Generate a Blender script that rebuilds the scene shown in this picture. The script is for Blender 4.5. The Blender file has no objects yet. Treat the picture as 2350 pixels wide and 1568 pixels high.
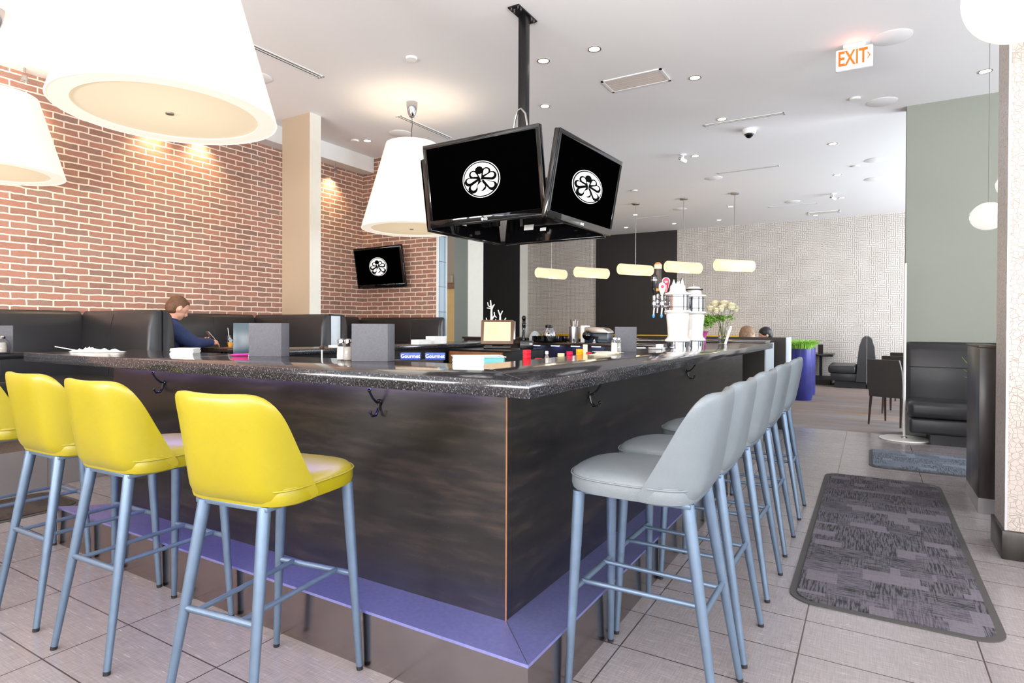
import bpy, bmesh, math, random
from mathutils import Vector, Matrix, noise
random.seed(7)
PI = math.pi
S = bpy.context.scene
COL = S.collection

# ---------------------------------------------------------------- camera
CAMH = 1.235
yaw, pit, rol = math.radians(30.827), math.radians(-0.4129), math.radians(0.2318)
fw = Vector((math.cos(yaw)*math.cos(pit), math.sin(yaw)*math.cos(pit), math.sin(pit)))
rt = Vector((math.sin(yaw), -math.cos(yaw), 0)); up = rt.cross(fw)
RT = rt*math.cos(rol)+up*math.sin(rol); UP = up*math.cos(rol)-rt*math.sin(rol)
cd = bpy.data.cameras.new('camera'); cam = bpy.data.objects.new('camera', cd); COL.objects.link(cam)
cam.matrix_world = Matrix(((RT.x, UP.x, -fw.x, 0), (RT.y, UP.y, -fw.y, 0), (RT.z, UP.z, -fw.z, CAMH), (0, 0, 0, 1)))
cd.sensor_width = 36; cd.lens = 1375.75/2350*36; cd.shift_y = (759.31-784)/2350; cd.clip_end = 100; cd.clip_start = 0.05
S.camera = cam

# ---------------------------------------------------------------- light
S.view_settings.view_transform = 'Standard'; S.view_settings.look = 'None'
S.view_settings.gamma = 1; S.view_settings.use_curve_mapping = False
S.view_settings.exposure = 0.24
w = bpy.data.worlds.new('daylight'); S.world = w; w.use_nodes = True
wn = w.node_tree.nodes['Background']; wn.inputs[0].default_value = (0.80, 0.90, 1.0, 1); wn.inputs[1].default_value = 1.6

def area(name, loc, rot, sx, sy, power, col):
    l = bpy.data.lights.new(name, 'AREA'); l.shape = 'RECTANGLE'; l.size = sx; l.size_y = sy
    l.energy = power; l.color = col
    o = bpy.data.objects.new(name, l); o.location = loc; o.rotation_euler = rot; COL.objects.link(o)
    return o
DAY = (0.84, 0.92, 1.0)
# daylight through the big windows behind the camera (wall_rear) and along the right side (wall_right); added uplights below brighten the ceiling
for y in (-2.9, 0.6, 4.0):
    area('window_daylight', (-2.92, y, 2.0), (0, -PI/2, 0), 2.4, 2.8, 14, DAY)
    area('ceiling_fill', (-2.75, y, 1.25), (0, -PI/2-math.radians(66), 0), .9, 2.8, 330, (1, .95, .90))
for x in (-0.9, 2.6, 6.1):
    area('window_daylight', (x, -4.92, 2.0), (PI/2, 0, 0), 2.8, 2.4, 56, DAY)
    area('ceiling_fill', (x, -4.75, 1.25), (PI/2+math.radians(62), 0, 0), 2.8, .9, 84, (.93, .95, 1.0))
for x in (10.1, 13.3):
    area('window_daylight', (x, -4.92, 2.0), (PI/2, 0, 0), 2.4, 2.4, 300, DAY)
    area('ceiling_fill', (x, -4.75, 1.25), (PI/2+math.radians(48), 0, 0), 2.4, .9, 20, (.70, .84, 1.0))
# ---------------------------------------------------------------- helpers
def tag(o, label=None, cat=None, group=None, kind=None):
    if label: o['label'] = label
    if cat: o['category'] = cat
    if group: o['group'] = group
    if kind: o['kind'] = kind
    return o
def thing(name, label, cat, loc=(0, 0, 0), rz=0, group=None):
    o = bpy.data.objects.new(name, None); COL.objects.link(o); o.empty_display_size = .1
    o.location = loc; o.rotation_euler = (0, 0, rz)
    return tag(o, label, cat, group)
def dup(root, loc=None, rz=None, label=None, group=None):
    r = root.copy(); COL.objects.link(r)
    if loc is not None: r.location = loc
    if rz is not None: r.rotation_euler = (0, 0, rz)
    if label: r['label'] = label
    if group: r['group'] = group
    for ch in list(root.children):
        c = ch.copy(); COL.objects.link(c); c.parent = r
        for g in list(ch.children):
            d = g.copy(); COL.objects.link(d); d.parent = c
    return r

class MB:
    def __init__(s): s.v = []; s.f = []; s.m = []
    def add(s, vs, fs, M=None, mi=0):
        n = len(s.v)
        s.v += [tuple(M @ Vector(q)) if M is not None else tuple(q) for q in vs]
        s.f += [tuple(i+n for i in f) for f in fs]; s.m += [mi]*len(fs); return s
    def box(s, x0, x1, y0, y1, z0, z1, M=None, mi=0):
        vs = [(x, y, z) for x in (x0, x1) for y in (y0, y1) for z in (z0, z1)]
        return s.add(vs, [(0, 1, 3, 2), (4, 6, 7, 5), (0, 4, 5, 1), (2, 3, 7, 6), (0, 2, 6, 4), (1, 5, 7, 3)], M, mi)
    def prism(s, poly, z0, z1, M=None, mi=0):
        n = len(poly)
        vs = [(x, y, z0) for x, y in poly]+[(x, y, z1) for x, y in poly]
        fs = [tuple(range(n))[::-1], tuple(range(n, 2*n))]+[(i, (i+1) % n, n+(i+1) % n, n+i) for i in range(n)]
        return s.add(vs, fs, M, mi)
    def rings(s, rs, close=True, cap=True, M=None, mi=0):
        n = len(rs[0]); vs = [p for r in rs for p in r]; fs = []
        for k in range(len(rs)-1):
            for i in range(n if close else n-1):
                j = (i+1) % n; fs.append((k*n+i, k*n+j, (k+1)*n+j, (k+1)*n+i))
        if cap: fs.append(tuple(range(n))[::-1]); fs.append(tuple(range((len(rs)-1)*n, len(rs)*n)))
        return s.add(vs, fs, M, mi)
    def lathe(s, prof, c=(0, 0, 0), seg=32, M=None, mi=0, cap=True, axis='z'):
        rs = []
        for r, z in prof:
            ring = []
            for i in range(seg):
                a = 2*PI*i/seg; x, y = r*math.cos(a), r*math.sin(a)
                q = (x, y, z) if axis == 'z' else ((z, x, y) if axis == 'x' else (y, z, x))
                ring.append((c[0]+q[0], c[1]+q[1], c[2]+q[2]))
            rs.append(ring)
        return s.rings(rs, True, cap, M, mi)
    def tube(s, pts, r, seg=12, M=None, mi=0, flat=1.0):
        P = [Vector(p) for p in pts]; n = len(P)
        R = r if isinstance(r, (list, tuple)) else [r]*n; rs = []
        t0 = (P[1]-P[0]).normalized(); ref = Vector((0, 0, 1)) if abs(t0.z) < .9 else Vector((1, 0, 0))
        a = t0.cross(ref).normalized()
        for i in range(n):
            t = (P[min(i+1, n-1)]-P[max(i-1, 0)]).normalized()
            a = (a-t*a.dot(t)).normalized(); b = t.cross(a)
            rs.append([tuple(P[i]+a*(R[i]*math.cos(2*PI*k/seg))+b*(R[i]*flat*math.sin(2*PI*k/seg))) for k in range(seg)])
        return s.rings(rs, True, True, M, mi)
    def ball(s, c, r, seg=20, M=None, mi=0):
        r = (r, r, r) if not isinstance(r, (tuple, list)) else r; rs = []; h = max(6, seg//2)
        for k in range(h+1):
            t = PI*(k+.02)/(h+.04); rs.append([(c[0]+r[0]*math.sin(t)*math.cos(2*PI*i/seg), c[1]+r[1]*math.sin(t)*math.sin(2*PI*i/seg), c[2]-r[2]*math.cos(t)) for i in range(seg)])
        return s.rings(rs, True, True, M, mi)
    def build(s, name, mats, parent=None, smooth=35, bevel=0, seg=2, label=None, M=None, subsurf=0):
        me = bpy.data.meshes.new(name); me.from_pydata(s.v, [], s.f)
        mats = mats if isinstance(mats, (list, tuple)) else [mats]
        for m in mats: me.materials.append(m)
        me.polygons.foreach_set('material_index', s.m)
        bm = bmesh.new(); bm.from_mesh(me)
        bmesh.ops.remove_doubles(bm, verts=bm.verts, dist=1e-6)
        bmesh.ops.recalc_face_normals(bm, faces=bm.faces)
        if bevel:
            es = [e for e in bm.edges if len(e.link_faces) == 2 and e.calc_face_angle(0) > .6]
            bmesh.ops.bevel(bm, geom=es, offset=bevel, segments=seg, profile=.5, affect='EDGES', clamp_overlap=True)
        if smooth:
            for f in bm.faces: f.smooth = True
            for e in bm.edges:
                if len(e.link_faces) == 2 and e.calc_face_angle(0) > math.radians(smooth): e.smooth = False
        bm.to_mesh(me); bm.free()
        o = bpy.data.objects.new(name, me); COL.objects.link(o)
        if parent is not None: o.parent = parent
        if M is not None: o.matrix_local = M
        if label: o['label'] = label
        if subsurf: md = o.modifiers.new('s', 'SUBSURF'); md.levels = md.render_levels = subsurf
        return o
def text(name, body, size, mat, M, parent, depth=.001, align='CENTER', bold=False):
    cu = bpy.data.curves.new(name, 'FONT'); cu.body = body; cu.size = size; cu.extrude = depth; cu.align_x = align; cu.align_y = 'CENTER'
    if bold: cu.offset = size*.02
    to = bpy.data.objects.new(name, cu)
    me = bpy.data.meshes.new_from_object(to); me.materials.clear(); me.materials.append(mat)
    bpy.data.objects.remove(to); me.name = name
    o = bpy.data.objects.new(name, me); COL.objects.link(o); o.parent = parent; o.matrix_local = M
    return o
def frame(o, x, y):   # local XY plane placed at o with x axis x, y axis y
    x = Vector(x).normalized(); y = Vector(y); z = x.cross(y).normalized(); y = z.cross(x)
    return Matrix(((x.x, y.x, z.x, o[0]), (x.y, y.y, z.y, o[1]), (x.z, y.z, z.z, o[2]), (0, 0, 0, 1)))
def TR(x, y, z): return Matrix.Translation((x, y, z))
def RZ(a): return Matrix.Rotation(a, 4, 'Z')

# ---------------------------------------------------------------- materials
def sr(r, g, b):
    f = lambda c: (c/255/12.92) if c/255 <= .04045 else ((c/255+.055)/1.055)**2.4
    return (f(r), f(g), f(b), 1)
class NT:
    def __init__(s, name):
        s.m = bpy.data.materials.new(name); s.m.use_nodes = True; s.t = s.m.node_tree; s.b = s.t.nodes['Principled BSDF']
    def n(s, ty, **kw):
        q = s.t.nodes.new(ty)
        for k, v in kw.items():
            if hasattr(q, k) and k not in ('Scale',): setattr(q, k, v)
        return q
    def l(s, a, b): s.t.links.new(a, b)
    def coords(s): return s.n('ShaderNodeTexCoord').outputs['Object']
    def noise(s, vec, scale, detail=2, rough=.5, mapping=None):
        if mapping is not None:
            mp = s.n('ShaderNodeMapping'); mp.inputs['Scale'].default_value = mapping; s.l(vec, mp.inputs[0]); vec = mp.outputs[0]
        q = s.n('ShaderNodeTexNoise'); q.inputs['Scale'].default_value = scale; q.inputs['Detail'].default_value = detail; q.inputs['Roughness'].default_value = rough
        s.l(vec, q.inputs['Vector']); return q.outputs['Fac']
    def ramp(s, fac, stops, interp='LINEAR'):
        q = s.n('ShaderNodeValToRGB'); cr = q.color_ramp; cr.interpolation = interp
        while len(cr.elements) < len(stops): cr.elements.new(.5)
        for e, (p, c) in zip(cr.elements, stops): e.position = p; e.color = c
        s.l(fac, q.inputs[0]); return q.outputs[0]
    def mix(s, fac, a, b, mode='MIX'):
        q = s.n('ShaderNodeMix'); q.data_type = 'RGBA'; q.blend_type = mode
        for sock, v in ((q.inputs[0], fac), (q.inputs[6], a), (q.inputs[7], b)):
            if isinstance(v, bpy.types.NodeSocket): s.l(v, sock)
            else: sock.default_value = v
        return q.outputs[2]
    def math(s, op, a, b=0.0):
        q = s.n('ShaderNodeMath'); q.operation = op
        for sock, v in ((q.inputs[0], a), (q.inputs[1], b)):
            if isinstance(v, bpy.types.NodeSocket): s.l(v, sock)
            else: sock.default_value = v
        return q.outputs[0]
    def bump(s, h, strength=.3, dist=.01):
        q = s.n('ShaderNodeBump'); q.inputs['Strength'].default_value = strength; q.inputs['Distance'].default_value = dist
        s.l(h, q.inputs['Height']); s.l(q.outputs[0], s.b.inputs['Normal'])
    def swz(s, vec, order):
        sp = s.n('ShaderNodeSeparateXYZ'); s.l(vec, sp.inputs[0]); cb = s.n('ShaderNodeCombineXYZ')
        for i, ch in enumerate(order):
            if ch in 'xyz': s.l(sp.outputs['xyz'.index(ch)], cb.inputs[i])
        return cb.outputs[0]
    def set(s, **k):
        for a, v in k.items():
            nm = {'color': 'Base Color', 'rough': 'Roughness', 'metal': 'Metallic', 'coat': 'Coat Weight', 'spec': 'Specular IOR Level', 'em': 'Emission Color', 'es': 'Emission Strength', 'tr': 'Transmission Weight', 'alpha': 'Alpha', 'ior': 'IOR', 'cr': 'Coat Roughness'}[a]
            if isinstance(v, bpy.types.NodeSocket): s.l(v, s.b.inputs[nm])
            else: s.b.inputs[nm].default_value = v
        return s
def mat(name, c, rough=.5, metal=0, var=.06, scale=8, bumps=0, bscale=200, **k):
    q = NT(name); vec = q.coords(); n = q.noise(vec, scale, 3)
    lo = tuple(max(0, x*(1-var)) for x in c[:3])+(1,); hi = tuple(min(1, x*(1+var)) for x in c[:3])+(1,)
    q.set(color=q.ramp(n, [(.3, lo), (.7, hi)]), rough=rough, metal=metal, **k)
    if bumps: q.bump(q.noise(vec, bscale, 2), bumps, .002)
    return q.m
def emis(name, c, st, rough=.6):
    q = NT(name); q.set(color=c, em=c, es=st, rough=rough); return q.m

M = {}
M['chrome'] = mat('chrome', sr(180, 182, 188), .08, 1, .03)
M['steel'] = mat('brushed_steel', sr(190, 188, 190), .3, 1, .05)
M['nickel'] = mat('satin_nickel', sr(170, 165, 160), .35, 1)
M['black_plastic'] = mat('black_plastic', sr(22, 22, 25), .25)
M['black_gloss'] = mat('black_gloss', sr(10, 10, 12), .06)
M['black_matte'] = mat('black_matte', sr(24, 24, 26), .55)
M['black_metal'] = mat('black_metal', sr(38, 38, 40), .3, .6)
M['white_plastic'] = mat('white_plastic', sr(235, 235, 235), .35, var=.02)
M['white_paint'] = mat('white_paint', sr(232, 232, 230), .6, var=.015, scale=2)
M['paper'] = mat('white_paper', sr(240, 240, 238), .8, var=.03, scale=20)
M['ceil'] = mat('ceiling_paint', sr(238, 236, 237), .85, var=.012, scale=.6)
M['fascia'] = mat('bulkhead_paint', sr(232, 231, 228), .8, var=.01)
M['olive'] = mat('sage_wall_paint', sr(142, 146, 136), .75, var=.02, scale=1)
M['taupe'] = mat('taupe_wall_paint', sr(178, 160, 138), .7, var=.03, scale=1.5)
M['pale'] = mat('pale_side_tone', sr(215, 212, 202), .7, var=.02)  # on the column sides this paleness is painted window light
M['charcoal'] = mat('charcoal_panel', sr(48, 48, 50), .6, var=.05, scale=2)
M['espresso'] = mat('espresso_panel', sr(36, 30, 28), .55, var=.08, scale=2)
M['yellow_vinyl'] = mat('mustard_vinyl', sr(225, 175, 20), .4)
M['ceramic'] = mat('white_ceramic', sr(232, 231, 226), .12, var=.01, coat=.5)
M['brownwood'] = mat('brown_wood', sr(140, 92, 55), .45, var=.2, scale=15)
M['tanframe'] = mat('bronze_bezel', sr(112, 84, 62), .35)
M['grass'] = mat('grass_blades', sr(140, 190, 70), .6, var=.35, scale=30)
M['leaf'] = mat('leaf_green', sr(110, 155, 55), .55, var=.4, scale=25)
M['petal'] = mat('cream_petals', sr(245, 240, 215), .7, var=.08, scale=40)
M['stem'] = mat('stem_green', sr(90, 110, 50), .6)
M['red'] = mat('red_plastic', sr(220, 25, 45), .3)
M['amber'] = mat('amber_plastic', sr(235, 160, 20), .35)
M['cream'] = mat('cream_plastic', sr(225, 210, 160), .4)
M['pink'] = mat('hot_pink_plastic', sr(240, 10, 140), .35)
M['teal'] = mat('teal_plastic', sr(125, 205, 205), .5)
M['blue_label'] = mat('blue_label', sr(60, 90, 185), .4, var=.25, scale=60)
M['blue_cap'] = mat('blue_cap', sr(60, 150, 225), .4)
M['green'] = mat('green_plastic', sr(20, 165, 80), .35)
M['orange_cap'] = mat('orange_cap', sr(230, 130, 60), .4)
M['crimson'] = mat('crimson_enamel', sr(215, 20, 70), .3)
M['darkbrown'] = mat('dark_brown_wood', sr(58, 38, 26), .4, var=.2)
M['skin'] = mat('skin', sr(222, 165, 140), .55, var=.06, scale=20)
M['hair_red'] = mat('auburn_hair', sr(98, 66, 44), .6, var=.3, scale=60, bumps=.4, bscale=150)
M['hair_fair'] = mat('light_brown_hair', sr(140, 110, 85), .6, var=.35, scale=60, bumps=.4, bscale=120)
M['hair_dark'] = mat('black_hair', sr(28, 26, 28), .5, var=.3, scale=60, bumps=.4, bscale=120)
M['navy'] = mat('navy_cloth', sr(38, 52, 92), .85, var=.15, scale=30, bumps=.3, bscale=60)
M['piping'] = mat('lime_piping', sr(190, 205, 110), .7)
M['grey_cloth'] = mat('grey_cloth', sr(120, 115, 118), .9)
M['menu'] = mat('grey_linen_board', sr(82, 82, 88), .75, var=.1, scale=120)
M['menu_dark'] = mat('dark_teal_board', sr(38, 58, 70), .3)
M['planter'] = mat('cobalt_glaze', sr(48, 50, 128), .35, var=.35, scale=3)
M['white_metal'] = mat('white_powder_coat', sr(236, 232, 228), .35, var=.02)
M['leather_black'] = mat('black_leather', sr(40, 40, 43), .33, var=.1, scale=5, bumps=.15, bscale=350)
M['leather_yellow'] = mat('yellow_leather', sr(148, 135, 4), .36, var=.05, scale=5, bumps=.12, bscale=400, spec=.45, coat=.35, cr=.25)
M['leather_grey'] = mat('grey_leather', sr(108, 115, 120), .38, var=.05, scale=6, bumps=.35, bscale=300, spec=.45)
M['stitch'] = mat('seam_shadow', sr(120, 110, 30), .7)
M['leg'] = mat('silver_powder_coat', sr(104, 122, 143), .38, .55, var=.06, scale=30, bumps=.1, bscale=500)
M['rubber'] = mat('dark_rubber', sr(30, 30, 34), .8)
M['glass'] = NT('clear_glass').set(color=(1, 1, 1, 1), rough=.02, tr=1.0, ior=1.3).m
M['pink_glass'] = NT('pink_glass').set(color=sr(240, 120, 200), rough=.08, tr=.6, ior=1.35).m
M['orange_drink'] = mat('orange_drink', sr(235, 170, 70), .2)
M['salt'] = mat('salt_grains', sr(240, 240, 238), .9)
M['brown_table'] = mat('dark_table_top', sr(60, 50, 46), .12, var=.2, scale=20)
M['light_top'] = mat('pale_grey_laminate', sr(196, 206, 216), .3)
M['screen'] = emis('lit_screen', sr(225, 198, 160), .38)
M['shade'] = None

def shade_mat(name, c, st):
    q = NT(name); q.set(color=sr(150, 146, 138), em=c, es=st, rough=.7); return q.m
M['shade'] = shade_mat('glowing_fabric_shade', (1.0, .92, .78, 1), .72)
M['diffuser'] = shade_mat('glowing_diffuser', (1.0, .78, .50, 1), .50)
M['shade_ring'] = shade_mat('glowing_shade_ring', (1.0, .86, .74, 1), .66)
M['tube'] = shade_mat('glowing_tube_shade', (1.0, .72, .42, 1), .85)
M['tube_end'] = shade_mat('glowing_tube_end', (1.0, .80, .38, 1), 1.1)
M['bulb'] = emis('lamp_lens', (1, .93, .78, 1), 9)
M['globe'] = shade_mat('glowing_globe', (1, .95, .86, 1), .8)
M['exit_orange'] = emis('exit_letters', sr(255, 88, 0), .72)
M['led_violet'] = emis('violet_led', (.30, .24, 1, 1), 24.0)
M['led_blue'] = emis('blue_led', (.55, .66, 1, 1), 9)
M['screen_black'] = NT('black_screen').set(color=(.0004, .0004, .0005, 1), rough=.9, spec=0.0).m
M['logo_white'] = emis('emblem_white', (.9, .9, .9, 1), .55)
M['logo_black'] = NT('emblem_black').set(color=(.001, .001, .001, 1), rough=.6, spec=.02).m
M['warm_recess'] = mat('ochre_wall_paint', sr(238, 196, 124), .7, var=.03)

# granite
q = NT('speckled_granite'); v = q.coords()
n1 = q.noise(v, 150, 2, .7); n2 = q.noise(v, 60, 2, .6); n3 = q.noise(v, 420, 1, .5)
c = q.ramp(n1, [(.42, sr(20, 20, 22)), (.53, sr(44, 43, 46)), (.63, sr(96, 97, 104)), (.74, sr(160, 162, 168))])
c = q.mix(q.ramp(n2, [(.4, (0, 0, 0, 1)), (.65, (1, 1, 1, 1))]), c, sr(38, 36, 37)); q.set(color=c, rough=.10, spec=.45); M['granite'] = q.m
# stained wood panels of the bar
def wood(name, mp, a, b, c3, rough=.33):
    q = NT(name); v = q.coords(); g = q.noise(v, 1.0, 5, .65, mp); g2 = q.noise(v, 1.6, 3, .5)
    c = q.ramp(g, [(.30, a), (.52, b), (.75, c3)]); c = q.mix(q.math('MULTIPLY', g2, .5), c, a)
    sc = q.noise(v, 900, 2, .5, (.2, .2, .2)); c = q.mix(q.ramp(sc, [(.74, (0, 0, 0, 1)), (.78, (.35, .35, .35, 1))]), c, sr(120, 120, 120))
    q.set(color=c, rough=q.math('ADD', q.math('MULTIPLY', g, .2), rough-.08), spec=.5); q.bump(g, .12, .003); return q.m
M['barwood'] = wood('dark_stained_wood', (3, 3, 22), sr(13, 11, 11), sr(29, 25, 23), sr(62, 50, 42))
M['dividerwood'] = wood('dark_vertical_grain_wood', (22, 22, 1.5), sr(26, 22, 20), sr(44, 38, 36), sr(62, 56, 54), .3)
# brushed stainless ledge
q = NT('brushed_stainless'); v = q.coords(); g = q.noise(v, 1, 3, .6, (12, 12, 260)); g2 = q.noise(v, 3, 3)
q.set(color=q.mix(g2, sr(138, 130, 128), sr(165, 158, 158)), metal=1.0, rough=q.math('ADD', q.math('MULTIPLY', g, .05), .17)); M['stainless'] = q.m
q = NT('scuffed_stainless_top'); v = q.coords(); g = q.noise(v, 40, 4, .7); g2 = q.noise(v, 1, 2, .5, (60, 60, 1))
q.set(color=q.mix(g2, sr(150, 154, 228), sr(178, 182, 245)), metal=.85, rough=q.math('ADD', q.math('MULTIPLY', g, .25), .24)); M['stainless_top'] = q.m  # blue-violet sky reflection put into the metal colour
# brick
def brick(name, order):
    q = NT(name); v = q.coords(); v = q.swz(v, order)
    d = q.n('ShaderNodeTexNoise'); d.inputs['Scale'].default_value = 9; d.inputs['Detail'].default_value = 3; q.l(v, d.inputs['Vector'])
    vm = q.n('ShaderNodeVectorMath'); vm.operation = 'SCALE'; q.l(d.outputs['Color'], vm.inputs[0]); vm.inputs['Scale'].default_value = .022
    va = q.n('ShaderNodeVectorMath'); va.operation = 'ADD'; q.l(v, va.inputs[0]); q.l(vm.outputs[0], va.inputs[1])
    b = q.n('ShaderNodeTexBrick'); q.l(va.outputs[0], b.inputs['Vector'])
    b.inputs['Scale'].default_value = 1; b.inputs['Brick Width'].default_value = .215; b.inputs['Row Height'].default_value = .0645
    b.inputs['Mortar Size'].default_value = .0075; b.inputs['Mortar Smooth'].default_value = .25; b.inputs['Bias'].default_value = 0; b.offset = .42; b.squash = 1
    b.inputs['Color1'].default_value = (0, 0, 0, 1); b.inputs['Color2'].default_value = (1, 1, 1, 1); b.inputs['Mortar'].default_value = (.5, .5, .5, 1)
    tone = q.ramp(b.outputs['Color'], [(.0, sr(122, 86, 76)), (.25, sr(156, 104, 90)), (.45, sr(132, 106, 98)), (.6, sr(166, 112, 96)), (.8, sr(146, 100, 88)), (1, sr(114, 92, 88))])
    n = q.noise(v, 14, 5, .65); tone = q.mix(q.math('MULTIPLY', n, .55), tone, sr(190, 150, 128))
    n2 = q.noise(v, 60, 3, .6); tone = q.mix(q.ramp(n2, [(.6, (0, 0, 0, 1)), (.72, (.6, .6, .6, 1))]), tone, sr(90, 66, 58))
    c = q.mix(b.outputs['Fac'], tone, sr(232, 214, 196)); q.set(color=c, rough=.9)
    h = q.math('SUBTRACT', q.math('MULTIPLY', n, .4), b.outputs['Fac']); q.bump(h, .55, .012); return q.m
M['brickX'] = brick('thin_brick_side', 'xz'); M['brickY'] = brick('thin_brick_return', 'yz')
# floor tiles: 594 x 300 mm, linen texture, dark grout
q = NT('linen_floor_tile'); v = q.coords()
mp = q.n('ShaderNodeMapping'); mp.inputs['Location'].default_value = (-1.305+.299*20, -2.612+.597*20, 0); q.l(v, mp.inputs[0])
b = q.n('ShaderNodeTexBrick'); q.l(mp.outputs[0], b.inputs['Vector']); b.offset = 0; b.squash = 1
b.inputs['Scale'].default_value = 1; b.inputs['Brick Width'].default_value = .299; b.inputs['Row Height'].default_value = .597
b.inputs['Mortar Size'].default_value = .0028; b.inputs['Mortar Smooth'].default_value = .1
b.inputs['Color1'].default_value = (0, 0, 0, 1); b.inputs['Color2'].default_value = (1, 1, 1, 1)
t1 = q.ramp(b.outputs['Color'], [(0, sr(128, 121, 124)), (.5, sr(140, 133, 136)), (1, sr(133, 126, 129))])
g = q.noise(v, 1, 4, .7, (160, 9, 1)); g2 = q.noise(v, 1, 4, .7, (12, 190, 1)); g3 = q.noise(v, 2.2, 3)
lin = q.ramp(q.math('MULTIPLY', q.math('ADD', g, g2), .5), [(.38, sr(96, 91, 94)), (.6, sr(160, 154, 155))])
c = q.mix(.45, t1, lin); c = q.mix(q.math('MULTIPLY', g3, .25), c, sr(134, 122, 116))
c = q.mix(b.outputs['Fac'], c, sr(64, 54, 52)); q.set(color=c, rough=q.math('ADD', q.math('MULTIPLY', g, .22), .13), spec=.6)
q.bump(q.math('SUBTRACT', q.math('MULTIPLY', g, .08), b.outputs['Fac']), .25, .003); M['tile'] = q.m
# riser tiles
q = NT('grey_riser_tile'); v = q.swz(q.coords(), 'xz'); b = q.n('ShaderNodeTexBrick'); q.l(v, b.inputs['Vector']); b.offset = 0
b.inputs['Scale'].default_value = 1; b.inputs['Brick Width'].default_value = .3; b.inputs['Row Height'].default_value = .6; b.inputs['Mortar Size'].default_value = .002
b.inputs['Color1'].default_value = sr(118, 114, 118); b.inputs['Color2'].default_value = sr(128, 122, 122); b.inputs['Mortar'].default_value = sr(50, 44, 44)
g = q.noise(v, 1, 3, .7, (20, 160, 1)); q.set(color=q.mix(q.math('MULTIPLY', g, .35), b.outputs['Color'], sr(96, 90, 92)), rough=.45); M['riser'] = q.m
# wallpaper: small broken key pattern
def wallpaper(name, order):
    q = NT(name); v = q.swz(q.coords(), order)
    sc = q.n('ShaderNodeVectorMath'); sc.operation = 'SCALE'; sc.inputs['Scale'].default_value = 24; q.l(v, sc.inputs[0])
    fl = q.n('ShaderNodeVectorMath'); fl.operation = 'FLOOR'; q.l(sc.outputs[0], fl.inputs[0])
    fr = q.n('ShaderNodeVectorMath'); fr.operation = 'FRACTION'; q.l(sc.outputs[0], fr.inputs[0])
    wn = q.n('ShaderNodeTexWhiteNoise'); wn.noise_dimensions = '3D'; q.l(fl.outputs[0], wn.inputs['Vector'])
    sp = q.n('ShaderNodeSeparateXYZ'); q.l(fr.outputs[0], sp.inputs[0])
    bx = q.math('LESS_THAN', q.math('ABSOLUTE', q.math('SUBTRACT', sp.outputs[0], .5)), .19)
    by = q.math('LESS_THAN', q.math('ABSOLUTE', q.math('SUBTRACT', sp.outputs[1], .5)), .19)
    f = q.mix(q.math('GREATER_THAN', wn.outputs['Value'], .45), by, bx)
    base = q.mix(q.ramp(q.noise(v, 3, 2), [(.3, (0, 0, 0, 1)), (.7, (1, 1, 1, 1))]), sr(204, 196, 188), sr(214, 207, 200))
    c = q.mix(q.math('MULTIPLY', f, .62), base, sr(118, 104, 94)); q.set(color=c, rough=.7); return q.m
M['wallpaper'] = wallpaper('geometric_wallpaper', 'yz')
# carpet
q = NT('striped_carpet'); v = q.coords()
g = q.noise(v, 1, 3, .6, (3.2, .35, 1)); g2 = q.noise(v, 1, 2, .6, (60, 6, 1)); g3 = q.noise(v, 220, 2)
c = q.ramp(g, [(.32, sr(128, 106, 90)), (.42, sr(136, 134, 138)), (.5, sr(156, 124, 102)), (.58, sr(146, 145, 150)), (.7, sr(118, 102, 90))])
c = q.mix(q.math('MULTIPLY', g2, .5), c, sr(92, 84, 80)); c = q.mix(q.math('MULTIPLY', g3, .35), c, sr(60, 52, 48)); q.set(color=c, rough=.95); q.bump(g3, .5, .006); M['carpet'] = q.m
q = NT('dark_brown_carpet'); v = q.coords(); g3 = q.noise(v, 150, 3); q.set(color=q.ramp(g3, [(.35, sr(58, 48, 42)), (.65, sr(104, 88, 78))]), rough=.95); M['platform'] = q.m
# mats: patchwork of ribbed blocks
def matmat(name, a, b, c3, tint):
    q = NT(name); v = q.coords(); cols = []
    for (sx, sy, off) in ((5.2, 11.0, .37), (7.5, 7.2, .21)):
        mp = q.n('ShaderNodeMapping'); mp.inputs['Rotation'].default_value = (0, 0, PI/2); mp.inputs['Location'].default_value = (off, off*2, 0); q.l(v, mp.inputs[0])
        br = q.n('ShaderNodeTexBrick'); q.l(mp.outputs[0], br.inputs['Vector']); br.offset = off; br.inputs['Scale'].default_value = 1
        br.inputs['Brick Width'].default_value = 1/sx; br.inputs['Row Height'].default_value = 1/sy; br.inputs['Mortar Size'].default_value = 0
        br.inputs['Color1'].default_value = (0, 0, 0, 1); br.inputs['Color2'].default_value = (1, 1, 1, 1); cols.append(br.outputs['Color'])
    s1 = q.ramp(cols[0], [(0, a), (.34, b), (.67, c3)], 'CONSTANT'); s2 = q.ramp(cols[1], [(0, a), (.45, c3), (.75, b)], 'CONSTANT')
    pat = q.mix(q.ramp(cols[0], [(0, (0, 0, 0, 1)), (.45, (1, 1, 1, 1))], 'CONSTANT'), s1, s2)
    r1 = q.noise(v, 1, 2, .7, (9, 120, 1)); r2 = q.noise(v, 1, 2, .7, (120, 9, 1)); rr = q.mix(cols[1], r1, r2)
    pat = q.mix(q.ramp(rr, [(.44, (0, 0, 0, 1)), (.54, (.60, .60, .60, 1))]), pat, tint)
    g = q.noise(v, 260, 2); pat = q.mix(q.math('MULTIPLY', g, .4), pat, sr(30, 28, 34)); q.set(color=pat, rough=.95); q.bump(g, .4, .004); return q.m
M['mat_purple'] = matmat('patchwork_mat_pile', sr(32, 31, 38), sr(64, 60, 70), sr(104, 98, 108), sr(120, 114, 124))
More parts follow.
